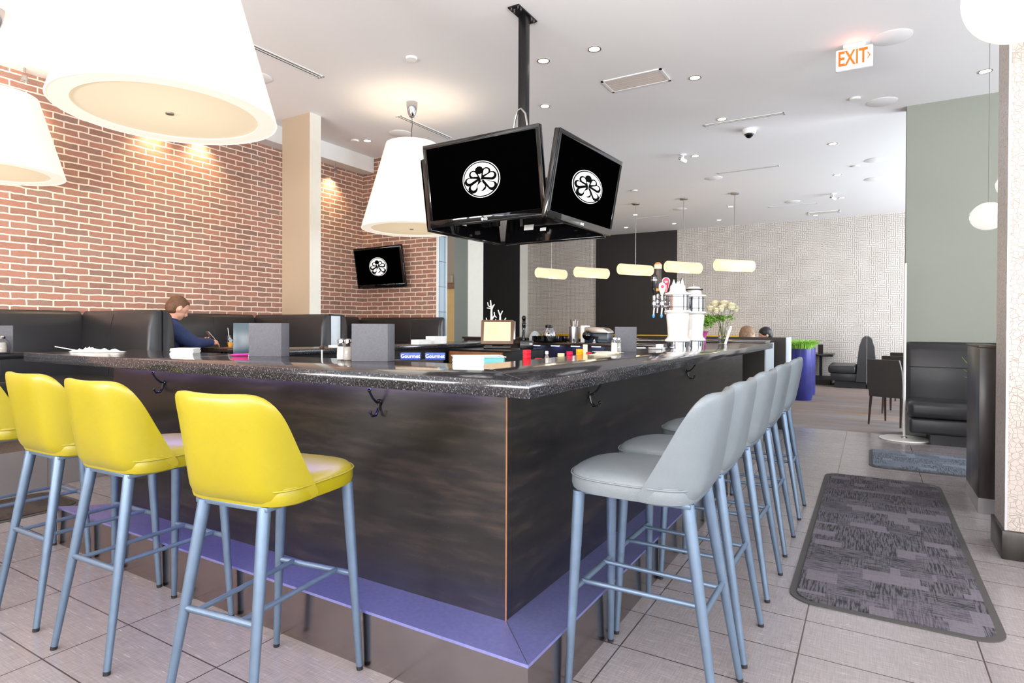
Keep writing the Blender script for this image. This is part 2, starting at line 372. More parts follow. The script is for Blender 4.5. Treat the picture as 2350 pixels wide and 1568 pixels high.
M['mat_blue'] = matmat('blue_grey_mat_pile', sr(66, 72, 84), sr(92, 100, 114), sr(118, 128, 142), sr(136, 146, 160))
M['mat_brown'] = matmat('brown_mat_pile', sr(30, 25, 22), sr(48, 38, 34), sr(62, 50, 44), sr(72, 60, 52))
M['mat_edge'] = mat('mat_rubber_border', sr(66, 64, 64), .7)
# mosaic column: pebbled relief
def mosaic(name, order, tint):
    q = NT(name); v = q.swz(q.coords(), order)
    vo = q.n('ShaderNodeTexVoronoi'); vo.feature = 'DISTANCE_TO_EDGE'; vo.inputs['Scale'].default_value = 40; vo.inputs['Randomness'].default_value = .75; q.l(v, vo.inputs['Vector'])
    e = q.ramp(vo.outputs['Distance'], [(.0, (0, 0, 0, 1)), (.05, (1, 1, 1, 1))])
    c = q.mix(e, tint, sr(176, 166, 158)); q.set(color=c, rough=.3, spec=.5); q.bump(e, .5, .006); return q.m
M['mosaicY'] = mosaic('pebble_mosaic', 'yz', sr(160, 149, 141)); M['mosaicX'] = mosaic('pebble_mosaic_shade_tint', 'xz', sr(130, 116, 108))  # side copy carries its shade in darker joints
# blue-grey stacked tiles on the wall end
q = NT('blue_grey_wall_tile'); v = q.swz(q.coords(), 'xz'); b = q.n('ShaderNodeTexBrick'); q.l(v, b.inputs['Vector']); b.offset = 0
b.inputs['Scale'].default_value = 1; b.inputs['Brick Width'].default_value = .11; b.inputs['Row Height'].default_value = .36; b.inputs['Mortar Size'].default_value = .004
b.inputs['Color1'].default_value = sr(150, 172, 186); b.inputs['Color2'].default_value = sr(166, 186, 198); b.inputs['Mortar'].default_value = sr(90, 100, 112); q.set(color=b.outputs['Color'], rough=.25); M['walltile'] = q.m
q = NT('white_grille'); v = q.coords(); wv = q.n('ShaderNodeTexWave'); wv.inputs['Scale'].default_value = 28; wv.inputs['Distortion'].default_value = 0; q.l(v, wv.inputs['Vector'])
q.set(color=q.ramp(wv.outputs['Fac'], [(.3, sr(205, 190, 180)), (.7, sr(232, 226, 222))]), rough=.6); M['grille'] = q.m

# ================================================================ setting
def struct(name, mb, m, **k): return tag(mb.build(name, m, **k), kind='structure')
CZ = 3.8
struct('floor', MB().box(-3, 8.2, -5, 5.36, -.1, 0), M['tile'], smooth=0)
struct('floor_carpet', MB().box(8.2, 16, -5, 12, -.1, 0).box(6.98, 8.2, 5.36, 12, -.1, 0), M['carpet'], smooth=0)
struct('floor_platform', MB().box(-3, 6.98, 5.37, 6.9, -.1, .298), M['platform'], smooth=0)
struct('trim_1', MB().box(-3, 6.98, 5.355, 5.37, 0, .30), M['riser'], smooth=0, label='grey tiled riser of the raised booth platform')
struct('ceiling', MB().box(-3.1, 16.1, -5.1, 12.1, CZ, CZ+.12), M['ceil'], smooth=0)
struct('trim_2', MB().box(-3, 6.98, 6.53, 6.95, 3.572, CZ), M['fascia'], smooth=0, label='white bulkhead above the brick wall')
struct('wall_left', MB().box(-3, 6.98, 6.75, 6.95, .298, 3.6), M['brickX'], smooth=0)
struct('wall_brick_return', MB().box(6.8, 6.978, 5.30, 6.75, 0, CZ), M['brickY'], smooth=0)
e = MB(); e.box(6.79, 6.985, 5.278, 5.30, 0, CZ); struct('trim_3', e, M['walltile'], smooth=0, label='blue-grey tiled end of the brick return wall')
e = MB(); e.box(6.775, 6.793, 5.274, 5.304, 0, CZ); e.box(6.98, 6.995, 5.274, 5.304, 0, CZ); struct('trim_4', e, M['white_paint'], smooth=0)
struct('wall_back', MB().box(15.85, 16.05, -5, 12, 0, CZ), M['wallpaper'], smooth=0)
struct('wall_back_panel', MB().box(15.82, 15.85, 4.384, 6.674, .9, CZ), M['espresso'], smooth=0)
struct('wall_back_charcoal', MB().box(15.40, 15.85, 8.93, 10.23, 0, CZ), [M['charcoal']], smooth=0)
struct('trim_5', MB().box(15.395, 15.85, 8.915, 8.93, 0, CZ), M['pale'], smooth=0)
struct('wall_corridor', MB().box(11.5, 11.7, 8.05, 12, 0, CZ), M['taupe'], smooth=0)
struct('wall_far_left', MB().box(6.98, 15.85, 12, 12.1, 0, CZ), M['taupe'], smooth=0)
# sage wall behind the black booth
struct('wall_sage', MB().box(8.3, 8.5, -5, -.352, 0, CZ), M['olive'], smooth=0)
# walls with windows behind and beside the camera
def window_wall(name, horizontal, fixed0, fixed1, a0, a1, opens, z0=.8, z1=3.2):
    mb = MB(); f = (lambda u0, u1, zz0, zz1: mb.box(u0, u1, fixed0, fixed1, zz0, zz1)) if horizontal else (lambda u0, u1, zz0, zz1: mb.box(fixed0, fixed1, u0, u1, zz0, zz1))
    f(a0, a1, 0, z0); f(a0, a1, z1, CZ); p = a0
    for u0, u1 in opens: f(p, u0, z0, z1); p = u1
    f(p, a1, z0, z1); struct(name, mb, M['white_paint'], smooth=0)
    for k, (u0, u1) in enumerate(opens):
        global WN; WN += 1; g = MB(); t = .05; mid = (fixed0+fixed1)/2
        for uu0, uu1, zz0, zz1 in ((u0, u1, z0, z0+t), (u0, u1, z1-t, z1), (u0, u0+t, z0, z1), (u1-t, u1, z0, z1), ((u0+u1)/2-t/2, (u0+u1)/2+t/2, z0, z1)):
            if horizontal: g.box(uu0, uu1, mid-.08, mid-.02, zz0, zz1)
            else: g.box(mid-.08, mid-.02, uu0, uu1, zz0, zz1)
        struct('window_%d' % WN, g, M['black_metal'], smooth=0)
WN = 0
window_wall('wall_rear', False, -3.15, -3, -5, 6.95, [(-4.3, -1.5), (-.8, 2.0), (2.6, 5.4)])
window_wall('wall_right', True, -5.15, -5, -3, 16, [(-2.3, .5), (1.2, 4.0), (4.7, 7.5), (8.9, 11.3), (12, 14.6)])

# square column rising through the booths
struct('wall_pillar', MB().box(4.955, 5.12, 5.80, 6.30, .298, CZ), [M['taupe']], smooth=0)
struct('trim_6', MB().box(4.955, 5.12, 5.792, 5.80, .298, CZ), M['pale'], smooth=0, label='side of the square column with window light painted pale')  # window light on this side put into a paler colour
# second column further back, left of the charcoal panel
struct('wall_far_pillar', MB().box(9.0, 9.5, 6.318, 6.62, 0, CZ), M['olive'], smooth=0)
struct('trim_7', MB().box(9.0, 9.5, 6.31, 6.318, 0, CZ), M['pale'], smooth=0)  # pale against sage: lit and shaded sides of one column put into colour
# mosaic-clad column at the right edge
struct('wall_mosaic_column', MB().box(4.12, 4.42, -1.9, -.636, .15, CZ), M['mosaicY'], smooth=0)
struct('trim_8', MB().box(4.125, 4.42, -.636, -.630, .15, CZ), M['mosaicX'], smooth=0, label='mosaic side of the column, shade painted into its joints')
struct('trim_9', MB().box(4.114, 4.122, -.640, -.629, .15, CZ), M['steel'], smooth=0)
struct('baseboard_right', MB().box(4.095, 4.44, -1.9, -.615, 0, .152), M['dividerwood'], bevel=.004, smooth=30)

# ================================================================ the bar
BX, BY, CT, CB = 1.582, .882, 1.067, 1.014
IX, IY = BX+.6, BY+.6
bar = thing('bar_counter', 'L-shaped bar with speckled black granite top, dark wood front and steel footrest ledge', 'bar', (BX, BY, 0))
inv = TR(-BX, -BY, 0)
L = [(BX, BY), (6.87, BY), (6.87, IY), (IX, IY), (IX, 4.35), (BX, 4.35)]
MB().prism(L, CB, CT, M=inv).build('countertop', M['granite'], bar, bevel=.004, smooth=30)
MB().box(1.78, 1.82, 1.082, 3.72, .207, CB-.001, M=inv).build('front_panel', M['barwood'], bar, smooth=0)
MB().box(1.8205, 6.283, 1.082, 1.12, .207, CB-.001, M=inv).build('front_panel', M['barwood'], bar, smooth=0)
MB().box(1.84, 2.12, 1.16, 3.70, 0, CB-.002, M=inv).box(2.12, 6.25, 1.16, 1.44, 0, CB-.002, M=inv).build('cabinet', M['black_matte'], bar, smooth=0)
MB().box(6.283, 6.86, 1.24, 1.44, 0, CB-.002, M=inv).build('recessed_panel', M['charcoal'], bar, smooth=0)
led = [(BX, BY), (6.283, BY), (6.283, 1.09), (1.79, 1.09), (1.79, 3.70), (BX+.01, 3.93), (BX, 3.93)]
MB().prism(led, .197, .207, M=inv).build('footrest_top', M['stainless_top'], bar, smooth=0, label='scuffed steel ledge top with sky reflection painted violet')
led2 = [(BX+.003, BY+.003), (6.28, BY+.003), (6.28, 1.15), (1.85, 1.15), (1.85, 3.70), (BX+.003, 3.92)]
MB().prism(led2, 0, .197, M=inv).build('footrest_face', M['stainless'], bar, smooth=0)
MB().box(1.7782, 1.7822, 1.0802, 1.0842, .207, CB-.001, M=inv).build('corner_trim', M['brownwood'], bar, smooth=0)
d = BX-.0005
for a, b, z, wd in (((BX+.002, BY+.002), (IX, IY), CT+.0003, .0022), ((BX, 3.07), (IX, 3.07), CT+.0003, .0015), ((BX+.004, BY+.004), (1.785, 1.085), .2073, .002)):
    va, vb = Vector((*a, z)), Vector((*b, z)); n = (vb-va).normalized().cross(Vector((0, 0, 1)))*wd/2
    MB().add([tuple(inv @ (va-n)), tuple(inv @ (va+n)), tuple(inv @ (vb+n)), tuple(inv @ (vb-n)), tuple(inv @ (va-n-Vector((0, 0, .0006)))), tuple(inv @ (va+n-Vector((0, 0, .0006)))), tuple(inv @ (vb+n-Vector((0, 0, .0006)))), tuple(inv @ (vb-n-Vector((0, 0, .0006))))],
        [(0, 1, 2, 3), (7, 6, 5, 4), (0, 4, 5, 1), (1, 5, 6, 2), (2, 6, 7, 3), (3, 7, 4, 0)]).build('seam', M['steel'], bar, smooth=0)
MB().box(1.745, 1.765, 1.15, 3.68, 1.005, 1.0135, M=inv).build('light_strip', M['led_violet'], bar, smooth=0, label='violet light strip under the counter edge')

# coat hooks under the counter
def hook(label, loc, rz):
    t = thing('coat_hook', label, 'hook', loc, rz, 'coat hooks on the bar front')
    MB().lathe([(.014, 0), (.014, .004), (.008, .007)], (0, 0, 0), 16, axis='x', M=RZ(PI)).build('back_plate', M['black_gloss'], t)
    MB().tube([(-.004, 0, .0), (-.02, 0, .004), (-.04, 0, .022), (-.058, 0, .05)], [.005, .005, .0045, .0045]).ball((-.058, 0, .054), .008).build('upper_prong', M['black_gloss'], t)
    MB().tube([(-.004, 0, -.004), (-.010, 0, -.03), (-.022, 0, -.048), (-.042, 0, -.05), (-.052, 0, -.036)], [.005, .006, .006, .005, .004]).ball((-.053, 0, -.032), .007).build('lower_prong', M['black_gloss'], t)
    return t
hook('black double coat hook on the left bar face behind the second yellow stool', (1.78, 3.205, .93), 0)
hook('black double coat hook on the left bar face, nearer the bar corner', (1.78, 1.675, .93), 0)
hook('black double coat hook on the right bar face, nearest the corner', (2.49, 1.082, .93), PI/2)
hook('small black coat hook far along the right bar face', (4.17, 1.082, .93), PI/2)

# other arms of the bar ring and the service cabinet behind
t = thing('back_counter', 'grey stone-topped counter arm at the back left of the bar island', 'counter', (2.97, 3.75, 0))
MB().box(0, 3.33, 0, .62, 1.012, 1.052).build('countertop', M['granite'], t, bevel=.006, smooth=30)
MB().box(.04, 3.33, .06, .60, 0, 1.012).build('cabinet', M['black_matte'], t, smooth=0)
t = thing('far_counter', 'dark counter arm across the bar with blue-lit cabinet front', 'counter', (6.3, 1.49, 0))
MB().box(0, .6, 0, 2.24, 1.012, 1.05).build('countertop', M['brown_table'], t, bevel=.004, smooth=30)
MB().box(.10, .58, 0, 2.24, 0, 1.012).build('cabinet', mat('blue_lit_cabinet', sr(30, 34, 62), .35), t, smooth=0)  # blue glow of the lip lights put into the cabinet colour
MB().box(.085, .10, .05, 1.1, .3, 1.0).build('door', M['black_plastic'], t, smooth=0)
for k in range(7):
    MB().box(.03, .06, .35+k*.26, .45+k*.26, 1.004, 1.011).build('light', M['led_blue'], t, smooth=0, label='blue-white spot under the counter lip')
t = thing('service_cabinet', 'dark cabinet block beyond the bar with pale grey side panel', 'cabinet', (6.95, .96, 0))
MB().box(0, .62, .012, 3.98, 0, 1.06).build('body', M['espresso'], t, smooth=0)
MB().box(-.02, .64, 0, 4.0, 1.06, 1.088).build('top', M['brown_table'], t, bevel=.003, smooth=30)
MB().box(0, .62, -.002, .012, 0, 1.06).build('side_panel', M['light_top'], t, smooth=0, label='pale grey side panel')
t = thing('underbar_shelf', 'low steel work shelf inside the bar behind the granite top', 'shelf', (2.25, 1.49, 0))
MB().box(0, 4.0, 0, .55, .96, .99).build('top', M['steel'], t, smooth=0)
MB().box(.02, 3.98, .02, .5, 0, .96).build('base', M['black_matte'], t, smooth=0)
t = thing('drawer_unit', 'dark back-bar unit with brown wood drawer under the till', 'cabinet', (4.95, 2.98, 0))
MB().box(.02, .70, 0, .75, 0, .985).build('body', M['black_matte'], t, smooth=0)
MB().box(0, .72, 0, .75, .985, 1.0).build('top', M['black_plastic'], t, smooth=0)
MB().box(0, .02, .08, .72, .86, .98).build('drawer', M['brownwood'], t, smooth=0)

# ================================================================ stools
def outline(n, k, hw, x0, x1):
    """superellipse seat outline, rear edge x0, front edge x1"""
    pts = []; cx = (x0+x1)/2; hx = (x1-x0)/2
    for i in range(n):
        a = 2*PI*i/n; c, s = math.cos(a), math.sin(a)
        p = k if c > 0 else k*1.6
        x = cx+hx*math.copysign(abs(c)**(2/p), c); y = hw*math.copysign(abs(s)**(2/p), s)
        pts.append((x, y))
    return pts
def cushion(hw, x0, x1, zs, k=3.0, n=48, dome=.012):
    rs = []; cx = (x0+x1)/2; base = outline(n, k, hw, x0, x1)
    for sc, z in zs: rs.append([(cx+(x-cx)*sc, y*sc, z) for x, y in base])
    return rs
def back_shell(hw_top, hw_bot, z0, z1, xb, lean, wrap, th, nu=20, nv=22, p=4.5):
    front = []; rear = []
    for j in range(nv+1):
        t = -1+2*j/nv; tt = math.copysign(1-(1-abs(t))**1.6, t)*.999
        v = (tt+1)/2; hn = hw_bot+(hw_top-hw_bot)*v; pb = p if tt > 0 else 14.0; hw = max(hn*(1-abs(tt)**pb)**(1/pb), 1e-3)
        z = z0+(z1-z0)*v
        fr, rr = [], []
        for i in range(nu+1):
            u0 = -1+2*i/nu; u = math.copysign(1-(1-abs(u0))**1.5, u0); y = u*hw
            xx = xb-lean*v**1.2+(wrap+.125*(1-v)**1.15)*min(1.0, abs(y)/hn)**(2.6+4.5*(1-v))+.014*(1-v)**3+.02*max(0.0, 1-v*6)**2
            edge = max(abs(u), abs(tt)); t2 = th*max(0.0, 1-edge**5)**.5*.5
            dip = .006*math.exp(-(tt-1)**2*40)*0
            zz = z-.012*(1-(y/hw_top)**2)*max(0, tt)**8*1.2
            fr.append((xx+t2, y, zz)); rr.append((xx-t2, y, zz))
        front.append(fr); rear.append(rr)
    vs = [p_ for r in front for p_ in r]+[p_ for r in rear for p_ in r]; n1 = (nu+1)*(nv+1); fs = []
    for j in range(nv):
        for i in range(nu):
            a = j*(nu+1)+i; fs.append((a, a+1, a+nu+2, a+nu+1)); fs.append((n1+a, n1+a+nu+1, n1+a+nu+2, n1+a+1))
    per = [(0, i) for i in range(nu)]+[(j, nu) for j in range(nv)]+[(nv, nu-i) for i in range(nu)]+[(nv-j, 0) for j in range(nv)]
    for k in range(len(per)):
        a = per[k][0]*(nu+1)+per[k][1]; b = per[(k+1) % len(per)]; b = b[0]*(nu+1)+b[1]
        fs.append((a, n1+a, n1+b, b))
    return MB().add(vs, fs)
def make_stool(name, label, cat, leather, group, seamc):
    t = thing(name, label, cat, (0, 0, 0), 0, group)
    seat = MB().rings(cushion(.212, -.165, .28, [(.90, .682), (.985, .687), (1.0, .70), (1.0, .725), (.985, .738), (.93, .750), (.8, .758), (.5, .764), (.05, .765)]))
    so = seat.build('seat', leather, t, smooth=60)
    pipe = [(x, y, .733) for x, y in outline(64, 3.0, .2135, -.1665, .2815)]; pipe.append(pipe[0]); pipe.append(pipe[1])
    MB().tube(pipe, .0032, 6).build('seat_piping', leather, so, smooth=80)
    bs = back_shell(.212, .219, .676, 1.045, -.168, .058, .045, .046); bo = bs.build('backrest', leather, t, smooth=60)
    MB().box(-.15, .235, -.15, .15, .668, .684).build('seat_frame', M['leg'], t, bevel=.003)
    ends = {}
    for sx, sy in ((-1, 1), (-1, -1), (1, 1), (1, -1)):
        top = Vector((-.135, .125*sy, .678)) if sx < 0 else Vector((.225, .150*sy, .678)); bot = Vector((-.243, .177*sy, 0)) if sx < 0 else Vector((.243, .195*sy, 0))
        at = lambda z, top=top, bot=bot: bot+(top-bot)*(z/.678)
        lo = MB().tube([top, at(.5), at(.25), at(.012)], [.0205, .0185, .0150, .0118], 16).build('leg', M['leg'], t)
        MB().tube([at(.013), at(0)], [.0122, .0118], 12).build('foot_cap', M['rubber'], lo)
        ends[(sx, sy)] = at
    zr, zf = .345, .345
    MB().tube([ends[(-1, 1)](zr), ends[(-1, -1)](zr)], .0105, 12).build('footrest_bar', M['leg'], t)
    MB().tube([ends[(1, 1)](zf), ends[(1, -1)](zf)], .0105, 12).build('footrest_bar', M['leg'], t)
    for sy in (1, -1):
        a = ends[(-1, 1)](zr); b = ends[(1, 1)](zf)
        MB().tube([(a.x, .09*sy, zr+.004), (b.x, .10*sy, zf+.004)], .0085, 12).build('footrest_bar', M['leg'], t)
    return t
ys = make_stool('bar_stool', 'yellow leather bar stool nearest the camera, standing alone before the bar corner', 'bar stool', M['leather_yellow'], 'yellow bar stools', None)
ys.location = (1.298, 1.725, 0); ys.rotation_euler = (0, 0, math.radians(8))
dup(ys, (1.31, 2.49, 0), math.radians(3), 'yellow leather bar stool, second from the bar corner')
dup(ys, (1.322, 3.055, 0), math.radians(1.5), 'yellow leather bar stool, third from the bar corner, its seat half hidden')
dup(ys, (1.322, 3.72, 0), 0, 'yellow leather bar stool cut off by the left edge of the photo')
gs = make_stool('bar_stool', 'grey leather bar stool at the front of the right-hand row, its seat fully seen', 'bar stool', M['leather_grey'], 'grey bar stools', None)
gs.location = (2.02, .622, 0); gs.rotation_euler = (0, 0, math.radians(90))
for x, a, lb in ((2.475, 89, 'grey leather bar stool, second in the right-hand row'), (3.08, 88, 'grey leather bar stool, middle one of the right-hand row'),
                 (3.70, 89, 'grey leather bar stool, fourth in the right-hand row'), (4.42, 90, 'grey leather bar stool farthest along the right-hand row')):
    dup(gs, (x, .622, 0), math.radians(a), lb)

# ================================================================ floor mats
def round_rect(x0, x1, y0, y1, r, n=8, cut=None):
    pts = []
    for cx, cy, a0 in ((x1-r, y1-r, 0), (x0+r, y1-r, 90), (x0+r, y0+r, 180), (x1-r, y0+r, 270)):
        for i in range(n+1):
            a = math.radians(a0+90*i/n); pts.append((cx+r*math.cos(a), cy+r*math.sin(a)))
    return pts
def make_mat(label, x0, x1, y0, y1, m, r=.12, b=.032):
    cx, cy = (x0+x1)/2, (y0+y1)/2; t = thing('floor_mat', label, 'mat', (cx, cy, 0))
    X, Y = (x1-x0)/2, (y1-y0)/2
    MB().prism(round_rect(-X, X, -Y, Y, r), 0, .005).build('rubber_border', M['mat_edge'], t, smooth=30)
    MB().prism(round_rect(-X+b, X-b, -Y+b, Y-b, r-.03), .005, .010).build('pile', m, t, smooth=30)
make_mat('long purple-grey patchwork floor mat on the tiles beside the grey stools', 2.965, 5.75, -.480, .315, M['mat_purple'])
make_mat('blue-grey patchwork floor mat in front of the black booth', 6.18, 7.12, -1.5, -.002, M['mat_blue'], .12, .03)
make_mat('dark brown floor mat at the foot of the tiled platform, left edge', .9, 2.05, 4.62, 5.22, M['mat_brown'])

# ================================================================ booths
def pad(x0, x1, y0, y1, z0, z1, b=.05, seg=4):
    return MB().box(x0, x1, y0, y1, z0, z1), b
def bench(label, loc, rz, wdt, h, group, depth=.56, back=.13, seat_h=.46, seamed=True, sx0=0, sx1=None, lth=None):
    """bench facing local -y: back at y in [-back,0], seat in front of it"""
    lth = lth or M['leather_black']; sx1 = wdt if sx1 is None else sx1
    t = thing('booth_bench', label, 'booth seat', loc, rz, group)
    bk = MB()
    prof = [(0, .02), (-back, .02), (-back*.98, .55*h), (-back*.86, .86*h), (-back*.66, .96*h), (-back*.38, h), (0, h)]
    n = len(prof); edge = .035
    rs = []
    for x, k in ((0, .80), (.010, .93), (.035, 1.0), (wdt-.035, 1.0), (wdt-.010, .93), (wdt, .80)):
        rs.append([(x, y*k, .02+(z-.02)*(1-(1-k)*.12)) for y, z in prof])
    bk.rings(rs); bo = bk.build('backrest', lth, t, smooth=50)
    if seamed:
        k = max(1, round(wdt/.6))
        for i in range(1, k):
            x = wdt*i/k; MB().tube([(x, -back-.001, seat_h+.02), (x, -back*.98-.001, .55*h), (x, -back*.86-.001, .86*h), (x, -back*.66, .965*h)], .0025, 6).build('seam', M['black_metal'], bo)
    MB().box(sx0+.01, sx1-.01, -depth, -back+.01, seat_h-.14, seat_h).build('seat', lth, t, bevel=.035, seg=4)
    MB().box(sx0+.015, sx1-.015, -depth+.015, -back+.01, .12, seat_h-.142).build('seat_front', lth, t, bevel=.012, seg=2)
    MB().box(sx0+.03, sx1-.03, -depth+.08, -back, 0, .118).build('plinth', M['black_matte'], t, smooth=0)
    return t
P = .298; G = 'black leather booth benches along the brick wall'
BH = 1.37-P
bench('black leather wall bench under the brick wall, far left behind the bar end', (.9, 6.74, P), 0, 2.01, BH, G, sx1=1.5)
# facing -X: rz=-90deg, origin at the wall end; facing +X: rz=90deg, origin at the aisle end
bench('black leather bench back to back with the man, facing the left edge of the photo', (3.0, 6.74, P), -PI/2, 1.30, BH, G, sx0=.15)
bench('black leather bench that the man in the navy jacket sits on', (3.012, 5.44, P), PI/2, 1.30, BH, G, sx1=1.15)
bench('black leather wall bench between the man and the square column', (3.13, 6.74, P), 0, 1.71, BH, G, sx0=.46, sx1=1.22)
bench('black leather bench left of the pale end panel, in front of the square column', (4.95, 6.74, P), -PI/2, 1.30, BH, G, sx0=.15)
t = thing('end_panel', 'pale metal end panel between two black booth backs below the square column', 'panel', (4.955, 5.44, P))
MB().box(.01, .155, 0, .34, 0, BH-.02).build('face', M['light_top'], t, bevel=.004)
MB().box(0, .165, .002, .34, BH-.02, BH).box(0, .01, .002, .34, 0, BH-.02).box(.155, .165, .002, .34, 0, BH-.02).build('edge_trim', M['black_matte'], t, smooth=0)
bench('black leather bench right of the pale end panel, facing the wall television', (5.125, 5.44, P), PI/2, 1.30, BH, G, sx1=1.15)
bench('short black leather wall bench in the brick corner left of the wall television', (5.25, 6.74, P), 0, 1.41, BH, G, sx0=.46, sx1=.93)
bench('black leather bench under the wall television with a rounded free end', (6.79, 6.74, P), -PI/2, 1.58, BH-.01, G, sx0=.15)
MBX = MB
def ped_table(label, loc, w_, d_, h, top, n=1, group=None, th=.035):
    t = thing('dining_table', label, 'table', loc, 0, group)
    MB().box(-w_/2, w_/2, -d_/2, d_/2, h-th, h).build('tabletop', top, t, bevel=.004)
    MB().lathe([(.035, .01), (.035, h-th)], seg=20).build('post', M['black_metal'], t)
    MB().lathe([(.22, 0), (.22, .012), (.06, .03), (.04, .04)], seg=28).build('base', M['black_metal'], t)
    return t
TH = .728
ped_table('black booth table at the left edge with menus and shakers', (1.64, 5.92, P), .76, .84, TH-.006, M['black_plastic'], th=.045)
ped_table('dark booth table the man leans on', (3.99, 6.02, P), .62, 1.04, .705, M['brown_table'])
ped_table('dark booth table in front of the wall television', (5.98, 6.0, P), .62, 1.04, .705, M['brown_table'])

# black booth against the sage wall (faces the camera, -X)
t = thing('booth_bench', 'tall black leather booth against the sage wall, right side', 'booth seat', (8.285, -.36, 0), -PI/2)
prof = [(0, .30), (-.13, .30), (-.15, .62), (-.13, .98), (-.09, 1.05), (-.05, 1.078), (0, 1.078)]
rs = [[(x, y*k, .3+(z-.3)*(1-(1-k)*.08)) for y, z in prof] for x, k in ((0, .7), (.012, .92), (.045, 1.0), (1.20, 1.0), (1.24, .9), (1.25, .7))]
b_ = MB().rings(rs).build('backrest', M['leather_black'], t, smooth=50)
MB().tube([(.02, -.152, .80), (1.2, -.152, .80)], .003, 6).build('seam', M['black_matte'], b_)
MB().box(.0, 1.25, -.62, -.12, .275, .455).build('seat', M['leather_black'], t, bevel=.06, seg=6)
MB().box(.01, 1.24, -.60, -.02, .11, .272).build('seat_front', M['leather_black'], t, bevel=.03, seg=4)
MB().box(.20, 1.2, -.57, -.02, 0, .108).build('plinth', M['leather_black'], t, smooth=0)

# low divider with dark vertical grain
t = thing('partition', 'dark wood half-height partition with pale kick plate beside the mosaic column', 'partition', (5.03, -.63, 0))
MB().box(0, .585, -.106, 0, .102, 1.105).build('panel', M['dividerwood'], t, bevel=.002)
MB().box(-.006, .595, -.112, .006, 1.105, 1.122).build('cap', M['darkbrown'], t, bevel=.002)
MB().box(.004, .58, -.102, .0, 0, .102).build('kick_plate', M['steel'], t, smooth=0)
# plant with thin leaves just behind the partition
t = thing('potted_plant', 'green spiky leaf tips poking out from behind the partition', 'plant', (5.80, -.84, 0))
MB().lathe([(.11, 0), (.14, .62), (.13, .62), (.12, .60)], seg=24).build('pot', M['black_matte'], t)
lf = MB()
for k in range(26):
    a = random.uniform(0, 2*PI) if k > 3 else PI*.5+random.uniform(-.3, .3); l_ = random.uniform(.16, .26); z0 = .60
    pts = [(0, 0, z0), (math.cos(a)*l_*.4, math.sin(a)*l_*.4, z0+.22), (math.cos(a)*l_, math.sin(a)*l_, z0+.30+random.uniform(-.05, .12))]
    lf.tube(pts, [.006, .007, .001], 5, flat=.25)
lf.build('foliage', M['leaf'], t)

# white floor stand
t = thing('floor_stand', 'thin white pole on a round white floor disc before the black booth', 'stand', (7.93, -.335, 0))
MB().lathe([(.235, 0), (.24, .006), (.235, .014), (.03, .018)], seg=48).build('base', M['white_metal'], t)
MB().lathe([(.013, .016), (.013, 1.95)], seg=16).build('pole', M['white_metal'], t)
MB().lathe([(.03, .016), (.028, .03), (.013, .034)], seg=20).build('collar', M['nickel'], t)

# dining chairs with dark upholstered backs
def chair(label, loc, rz, group=None):
    t = thing('dining_chair', label, 'chair', loc, rz, group); lm = M['darkbrown']; up_ = mat('taupe_upholstery', sr(62, 56, 52), .6) if 'taupe_u' not in M else M['taupe_u']; M['taupe_u'] = up_
    rs = []
    for z, x, hw in ((.36, -.20, .19), (.50, -.205, .20), (.70, -.235, .20), (.83, -.27, .185), (.838, -.272, .18)):
        rs.append([(x-.022, -hw, z), (x+.022, -hw, z), (x+.022, hw, z), (x-.022, hw, z)])
    MB().rings(rs).build('backrest', up_, t, bevel=.008, smooth=50)
    MB().box(-.2, .22, -.2, .2, .38, .46).build('seat', up_, t, bevel=.02, seg=3)
    for sx, sy in ((-1, 1), (-1, -1), (1, 1), (1, -1)):
        MB().tube([(.19*sx, .175*sy, .40), (.235*sx, .185*sy, 0)], [.019, .011], 4).build('leg', lm, t, smooth=0)
    return t
ch = chair('brown dining chair left of the white pole, back turned to the camera', (9.08, -.26, 0), math.radians(-24))
dup(ch, (10.35, -.40, 0), math.radians(-14), 'dark dining chair just behind the nearest brown one, tucked under a pale table')
dup(ch, (11.75, -.52, 0), math.radians(-10), 'dark dining chair farthest back on the right, only its top edge showing')
tb = ped_table('pale-topped table behind the nearest brown dining chair', (10.95, -1.05, 0), .8, .9, .75, M['light_top'])
dup(tb, (12.4, -1.0, 0), 0, 'pale-topped table farthest back on the right')

# far booth: two black benches back to back, seen end on
def end_bench(label, loc, flip):
    t = thing('booth_bench', label, 'booth seat', loc, 0, 'black booth benches by the wallpapered wall'); s = flip
    pr = [(0, .14), (s*.19, .14), (s*.17, .45), (s*.13, .85), (s*.08, 1.02), (s*.03, 1.06), (0, 1.06)]
    MB().rings([[(x, y*k, z) for y, z in pr] for x, k in ((0, .93), (.04, 1), (1.2, 1))]).build('backrest', M['leather_black'], t, smooth=50)
    a, b = sorted((s*.18, s*.68)); MB().box(0, 1.2, a, b, .30, .46).build('seat', M['leather_black'], t, bevel=.04, seg=4)
    a, b = sorted((s*.005, s*.64)); MB().box(.02, 1.2, a, b, .145, .298).build('seat_front', M['leather_black'], t, bevel=.012)
    a, b = sorted((s*.005, s*.56)); MB().box(.06, 1.2, a, b, 0, .143).build('plinth', M['black_matte'], t, smooth=0)
    return t
end_bench('black booth bench with its seat to the left, end on before the far wallpapered wall', (14.0, .055, 0), 1)
end_bench('black booth bench back to back with the far one, mostly hidden by a brown chair', (14.0, .045, 0), -1)
t = thing('dining_table', 'small dark wall table with a black caddy, left of the far black booth', 'table', (15.2, .98, 0))
MB().box(-.35, .62, -.29, .35, .60, .655).build('tabletop', M['black_plastic'], t, bevel=.004)
MB().box(.55, .62, -.03, .03, .112, .60).build('leg', M['black_metal'], t, smooth=0)
